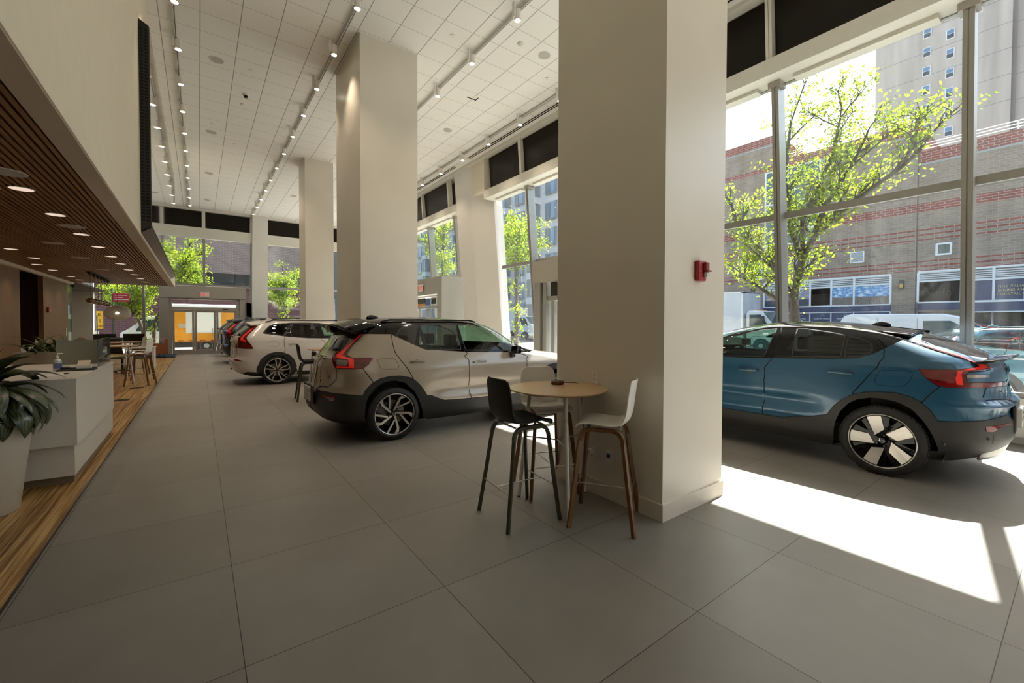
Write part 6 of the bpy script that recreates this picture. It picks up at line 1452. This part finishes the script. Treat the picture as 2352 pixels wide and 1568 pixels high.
# teal SUV close outside the window on the right
def ex_out(car,root,handle,mirror): handle(1.65,.98,M_chrome); handle(2.65,.96,M_chrome); mirror(3.1,1.1); roof_rail(car,root,.7,2.9,M_chrome,.6,.03)
M_teal=paint('teal metallic paint',(.035,.12,.16),.4,.25)
ro=dup(r60,(13.4,2.05,GZ),-pi/2,'teal blue SUV parked outside the window at the right edge'); recolour(ro,PM60[0],M_teal)
e=empty('silver_sedan',(25.2,41.5,GZ-.12),-.9,'small pale parked car beyond the glass beside the leaning column','car')
ps=[(-2.2,.35),(-2.25,.8),(-1.7,.95),(-1.1,1.4),(.5,1.42),(1.2,.98),(2.1,.85),(2.2,.4)]
b=MB(); b.prism([(x,-.85,z) for x,z in ps],(0,1.7,0)); bmesh.ops.bevel(b.bm,geom=b.bm.edges[:],offset=.08,segments=3,affect='EDGES'); b.build('body',mat('silver blue paint',(.35,.42,.48),.3,metal=.3,coat=.6),e,smooth=45)
for s in (-1,1):
    b=MB(); b.prism([(-1.35,s*.86,.98),(-1.0,s*.86,1.32),(.45,s*.86,1.34),(1.0,s*.86,.98)],(0,s*.01,0)); b.build('side_window',tg,e)
    for x in (-1.4,1.35): wheel_simple(e,x,s*.78,.33,.2)
# ---- trees
lf1=mat('sunlit spring leaf',(.30,.44,.03),.6,noise=.35,nscale=6); 
def leafy(name,c):
    m=bpy.data.materials.new(name); m.use_nodes=True; nt=m.node_tree; MATS[name]=m
    for n in list(nt.nodes): nt.nodes.remove(n)
    o=nt.nodes.new('ShaderNodeOutputMaterial'); d=nt.nodes.new('ShaderNodeBsdfDiffuse'); t=nt.nodes.new('ShaderNodeBsdfTranslucent'); mx=nt.nodes.new('ShaderNodeMixShader'); mx.inputs[0].default_value=.55
    tc=nt.nodes.new('ShaderNodeTexCoord'); n=nt.nodes.new('ShaderNodeTexNoise'); n.inputs['Scale'].default_value=2.5; nt.links.new(tc.outputs['Object'],n.inputs['Vector'])
    cr=nt.nodes.new('ShaderNodeValToRGB'); cr.color_ramp.elements[0].position=.35; cr.color_ramp.elements[1].position=.65; cr.color_ramp.elements[0].color=(c[0]*.55,c[1]*.65,c[2],1); cr.color_ramp.elements[1].color=(c[0]*1.25,c[1]*1.15,c[2],1)
    nt.links.new(n.outputs['Fac'],cr.inputs[0]); nt.links.new(cr.outputs[0],d.inputs[0]); nt.links.new(cr.outputs[0],t.inputs[0])
    nt.links.new(d.outputs[0],mx.inputs[1]); nt.links.new(t.outputs[0],mx.inputs[2]); nt.links.new(mx.outputs[0],o.inputs[0]); return m
LM=leafy('spring foliage',(.25,.34,.03)); bark=mat('bark',(.055,.045,.035),.9,noise=.3,nscale=15,bump=.8,bscale=30)
def add_leaves(pts,rnd,per,size,spread):
    V=[];Fc=[]
    for p in pts:
        for _ in range(per):
            q=Vector(p)+Vector((rnd.gauss(0,spread),rnd.gauss(0,spread),rnd.gauss(0,spread*.8)))
            a=Vector((rnd.gauss(0,1),rnd.gauss(0,1),rnd.gauss(0,1))).normalized(); b=a.orthogonal().normalized(); c=a.cross(b); t=rnd.uniform(0,6.3); b,c=b*math.cos(t)+c*math.sin(t),c*math.cos(t)-b*math.sin(t); s=size*rnd.uniform(.6,1.3)
            i=len(V); V+= [q-b*s,q-b*.2*s+c*.55*s+a*.12*s,q+b*s,q-b*.2*s-c*.55*s+a*.12*s]; Fc.append((i,i+1,i+2,i+3))
    return V,Fc
def tree(loc,label,limbs,seed,per=16,size=.05,spread=.16,twigs=3,group=None,r0=.16,dens=1.0):
    e=empty('street_tree',loc,0,label,'tree',group); rnd=random.Random(seed); b=MB(); tips=[]
    def limb(P,r,depth):
        n=len(P); b.tube([tuple(p) for p in P],[r*(1-.62*i/(n-1)) for i in range(n)],n=8 if r>.03 else 5)
        if depth==0:
            for i in range(1,n): tips.append(P[i]); 
            return
        for i in range(1,n):
            for _ in range(twigs):
                if rnd.random()>dens: continue
                p0=P[i-1].lerp(P[i],rnd.random()); d=(P[i]-P[i-1]).normalized(); v=(d*.6+Vector((rnd.gauss(0,.6),rnd.gauss(0,.6),rnd.uniform(-.1,.8)))).normalized(); l=rnd.uniform(.45,1.0)*(1.0 if depth==2 else .55)
                Q=[p0,p0+v*l*.35+Vector((0,0,.03)),p0+v*l*.7+Vector((rnd.gauss(0,.05),rnd.gauss(0,.05),.05)),p0+v*l]
                limb(Q,max(r*.35,.008),depth-1)
    for r,pts,dp in limbs: limb([Vector(p) for p in pts],r,dp)
    b.build('trunk',bark,e,smooth=70)
    V,Fc=add_leaves(tips,rnd,per,size,spread); me=bpy.data.meshes.new('foliage'); me.from_pydata(V,[],Fc); me.materials.append(LM); o=bpy.data.objects.new('foliage',me); COL.objects.link(o); o.parent=e; o['kind']='stuff'
    return e
# big tree in front of the brick building (trunk stands on the near pavement)
S=1.0
tl=[(.17,[(0,0,0),(0,.0,.9),(.02,.03,1.75),(.05,.06,2.3),(.05,.0,2.75)],0),
 (.085,[(0.05,0,2.7),(.0,-.12,3.2),(.0,-.35,3.65),(.1,-.75,4.1),(.1,-1.15,4.35),(.1,-1.75,4.75),(.05,-2.05,5.0)],2),
 (.09,[(.05,.03,2.2),(.1,.35,2.75),(.1,.65,3.3),(.2,1.05,3.7),(.3,1.5,4.3),(.4,1.7,4.9)],2),
 (.07,[(.05,.04,2.0),(.1,.55,2.35),(.2,1.1,2.75),(.3,1.55,3.0)],2),
 (.06,[(.0,-.1,3.1),(.05,.1,3.7),(.1,.22,4.4),(.1,.3,5.1),(.1,.25,5.8),(.1,.2,6.4)],2),
 (.05,[(.0,-.12,3.3),(.0,-.1,4.0),(.05,-.35,4.7),(.1,-.6,5.3),(.1,-.7,5.8),(.1,-.75,6.1)],2),
 (.06,[(.05,-.3,3.65),(.0,-.55,4.3),(.1,-.95,5.0),(.1,-1.15,5.45)],2)]
tree((11.0,4.0,GZ),'young street tree with bright spring leaves outside the window right of the near pillar',tl,4,per=6,size=.043,spread=.10,twigs=3,dens=.85)
def blob_tree(loc,z0,z1,r,seed,label,group='trees beyond the far glass wall',n=9,size=.06,per=18,lean=(0,0)):
    rnd=random.Random(seed); lx,ly=lean; zm=(z0+z1)/2; limbs=[(.10,[(0,0,0),(.03,0,z0*.5),(lx*.5,ly*.5,z0),(lx,ly,zm),(lx,ly,z1*.97)],1)]
    for k in range(n):
        a=2*pi*k/n+rnd.random(); z=z0+(z1-z0)*(.1+.6*((k*.618)%1)); w=r*math.sqrt(max(.2,1-((z-zm)/(.62*(z1-z0)))**2)); c=(lx*.8,ly*.8)
        limbs.append((.045,[(c[0],c[1],z-.4),(c[0]+.4*w*math.cos(a),c[1]+.4*w*math.sin(a),z),(c[0]+.75*w*math.cos(a),c[1]+.75*w*math.sin(a),z+.2),(c[0]+w*math.cos(a),c[1]+w*math.sin(a),z+.25)],1))
    return tree(loc,label,limbs,seed,per=per,size=size,spread=.17,twigs=3,group=group)
blob_tree((-1.85,28.3,GZ),3.3,6.0,1.05,21,'bright green tree above the far doors, left of the far mullion',lean=(1.5,0))
blob_tree((-2.35,29.2,GZ),2.3,3.5,.95,22,'green tree with a pale trunk left of the far doors under the soffit',lean=(-.5,0))
blob_tree((4.15,29.0,GZ),2.4,5.3,1.05,23,'bright green tree in the far window left of the far pillar')
blob_tree((10.7,20.8,GZ),4.2,8.4,1.5,24,'green street tree in the window left of the leaning column',group='trees along the street windows')
blob_tree((10.5,14.0,GZ),3.9,6.2,1.0,25,'green street tree in the window right of the leaning column',group='trees along the street windows')
# street signs, small things outside
e=empty('street_sign',(-3.3,27.6,0),0,'red street sign with white writing outside the far window','sign'); MB().cyl((0,0,GZ),(0,0,3.2),.03).build('post',mat('dark green post',(.02,.05,.03),.5),e)
MB().box(.02,.62,-.02,.0,2.55,2.95,.01).build('plate',mat('sign red',(.45,.01,.03),.5),e)
b=MB(); 
for k,w_ in enumerate((.45,.3,.5)): b.box(.08,.08+w_,-.025,-.021,2.84-k*.1,2.87-k*.1)
b.build('writing',M_whitep,e)
e=empty('bus_sign',(-3.95,28.4,0),0,'yellow street sign with black characters outside the far window, above the fern','sign'); MB().cyl((0,0,GZ),(0,0,1.9),.03).build('post',mat('dark green post'),e); MB().box(-.02,.22,-.02,0,1.25,2.1).build('plate',mat('sign yellow',(.75,.45,.01),.5),e)
text('S',.22,M_black,(.1,-.025,1.62),(pi/2,0,0),'character',e); text('K',.22,M_black,(.1,-.025,1.92),(pi/2,0,0),'character',e); text('ON',.13,M_black,(.1,-.025,1.38),(pi/2,0,0),'character',e)
MB().box(-.06,.06,-.02,.06,.85,1.15).build('meter_head',M_whitep,e)
e=empty('snake_plant',(8.15,11.3,0),0,'small spiky plant in a pale pot by the street window, above the beige car hood','plant')
MB().lathe([(0,0),(.16,0),(.2,.62),(.18,.62),(0,.58)]).build('planter',M_whites,e,smooth=40)
def p4(bm,uvl,r,k,n): az=k*2.39996; leaf_mesh(bm,uvl,(r.uniform(-.08,.08),r.uniform(-.08,.08),.6),az,r.uniform(.3,.62),.028,r.uniform(1.2,1.5),r.uniform(.0,.25),0,6,3)
leaves('leaf',12,31,p4,mat('snake plant leaf',(.06,.08,.02),.4,noise=.4,nscale=30),e)


e=empty('window_poster',(2.12,26.42,2.1),0,'narrow black rounded poster on the far glass right of the doors','poster'); MB().box(-.14,.14,-.012,.012,-.55,.5,.06).build('board',blk,e); MB().box(-.145,.145,.012,.016,-.5,.45).build('backing',M_blackm,e)  # added black board standing in for a sign that is blanked out
# ================= camera and light
cam=bpy.data.cameras.new('camera'); co=bpy.data.objects.new('camera',cam); COL.objects.link(co); SC.camera=co
yaw,pit,roll=.6344,-.0202,.0029; F=977.7479; CY=763.0022
f=Vector((math.sin(yaw)*math.cos(pit),math.cos(yaw)*math.cos(pit),math.sin(pit))); rt=Vector((math.cos(yaw),-math.sin(yaw),0)); up=rt.cross(f)
c,s=math.cos(roll),math.sin(roll); r2=rt*c+up*s; u2=-rt*s+up*c
co.matrix_world=Matrix(((r2.x,u2.x,-f.x,0),(r2.y,u2.y,-f.y,0),(r2.z,u2.z,-f.z,1.55),(0,0,0,1)))
cam.sensor_width=36; cam.sensor_fit='HORIZONTAL'; cam.lens=36*F/2352; cam.shift_y=-(784-CY)/2352; cam.clip_end=500; cam.clip_start=.05
w=bpy.data.worlds.new('sky'); SC.world=w; w.use_nodes=True; nt=w.node_tree; bg=nt.nodes['Background']
sky=nt.nodes.new('ShaderNodeTexSky'); sky.sky_type='NISHITA'; sky.sun_disc=False; sky.sun_elevation=math.radians(50.2); sky.sun_rotation=math.radians(80); sky.air_density=1.3; sky.dust_density=3.0; sky.ozone_density=1
nt.links.new(sky.outputs[0],bg.inputs[0]); bg.inputs[1].default_value=SKY
sl_=bpy.data.lights.new('sun','SUN'); sl_.energy=SUN; sl_.angle=math.radians(.53); sl_.color=(1,.95,.88); so=bpy.data.objects.new('sun',sl_); COL.objects.link(so)
el=math.radians(50.2); d=Vector((-.985*math.cos(el),-.17*math.cos(el),-math.sin(el))); so.rotation_euler=d.to_track_quat('-Z','Y').to_euler()
for k,(x,y) in enumerate(SPOTS):
    L=bpy.data.lights.new('track_lamp','SPOT'); L.energy=SPOTW; L.spot_size=math.radians(95); L.spot_blend=.9; L.color=(1,.80,.60); L.shadow_soft_size=.05
    o=bpy.data.objects.new('track_lamp',L); COL.objects.link(o); o.location=(x,y,6.83)
for k,(x,y) in enumerate(sof):
    L=bpy.data.lights.new('soffit_lamp','SPOT'); L.energy=SPOTW*.22; L.spot_size=math.radians(120); L.spot_blend=.9; L.color=(1,.78,.56); L.shadow_soft_size=.05
    o=bpy.data.objects.new('soffit_lamp',L); COL.objects.link(o); o.location=(x,y,2.855)
vs=SC.view_settings; vs.view_transform='Standard'; vs.look='None'; vs.gamma=1; vs.use_curve_mapping=False; vs.exposure=EXPO
SC.cycles.use_denoising=True; SC.cycles.use_adaptive_sampling=True; SC.cycles.adaptive_threshold=.045; SC.cycles.time_limit=1000; SC.cycles.max_bounces=7; SC.cycles.diffuse_bounces=4; SC.cycles.glossy_bounces=3; SC.cycles.transparent_max_bounces=16; SC.cycles.transmission_bounces=3
SC.cycles.sample_clamp_indirect=6; SC.cycles.caustics_reflective=False; SC.cycles.caustics_refractive=False
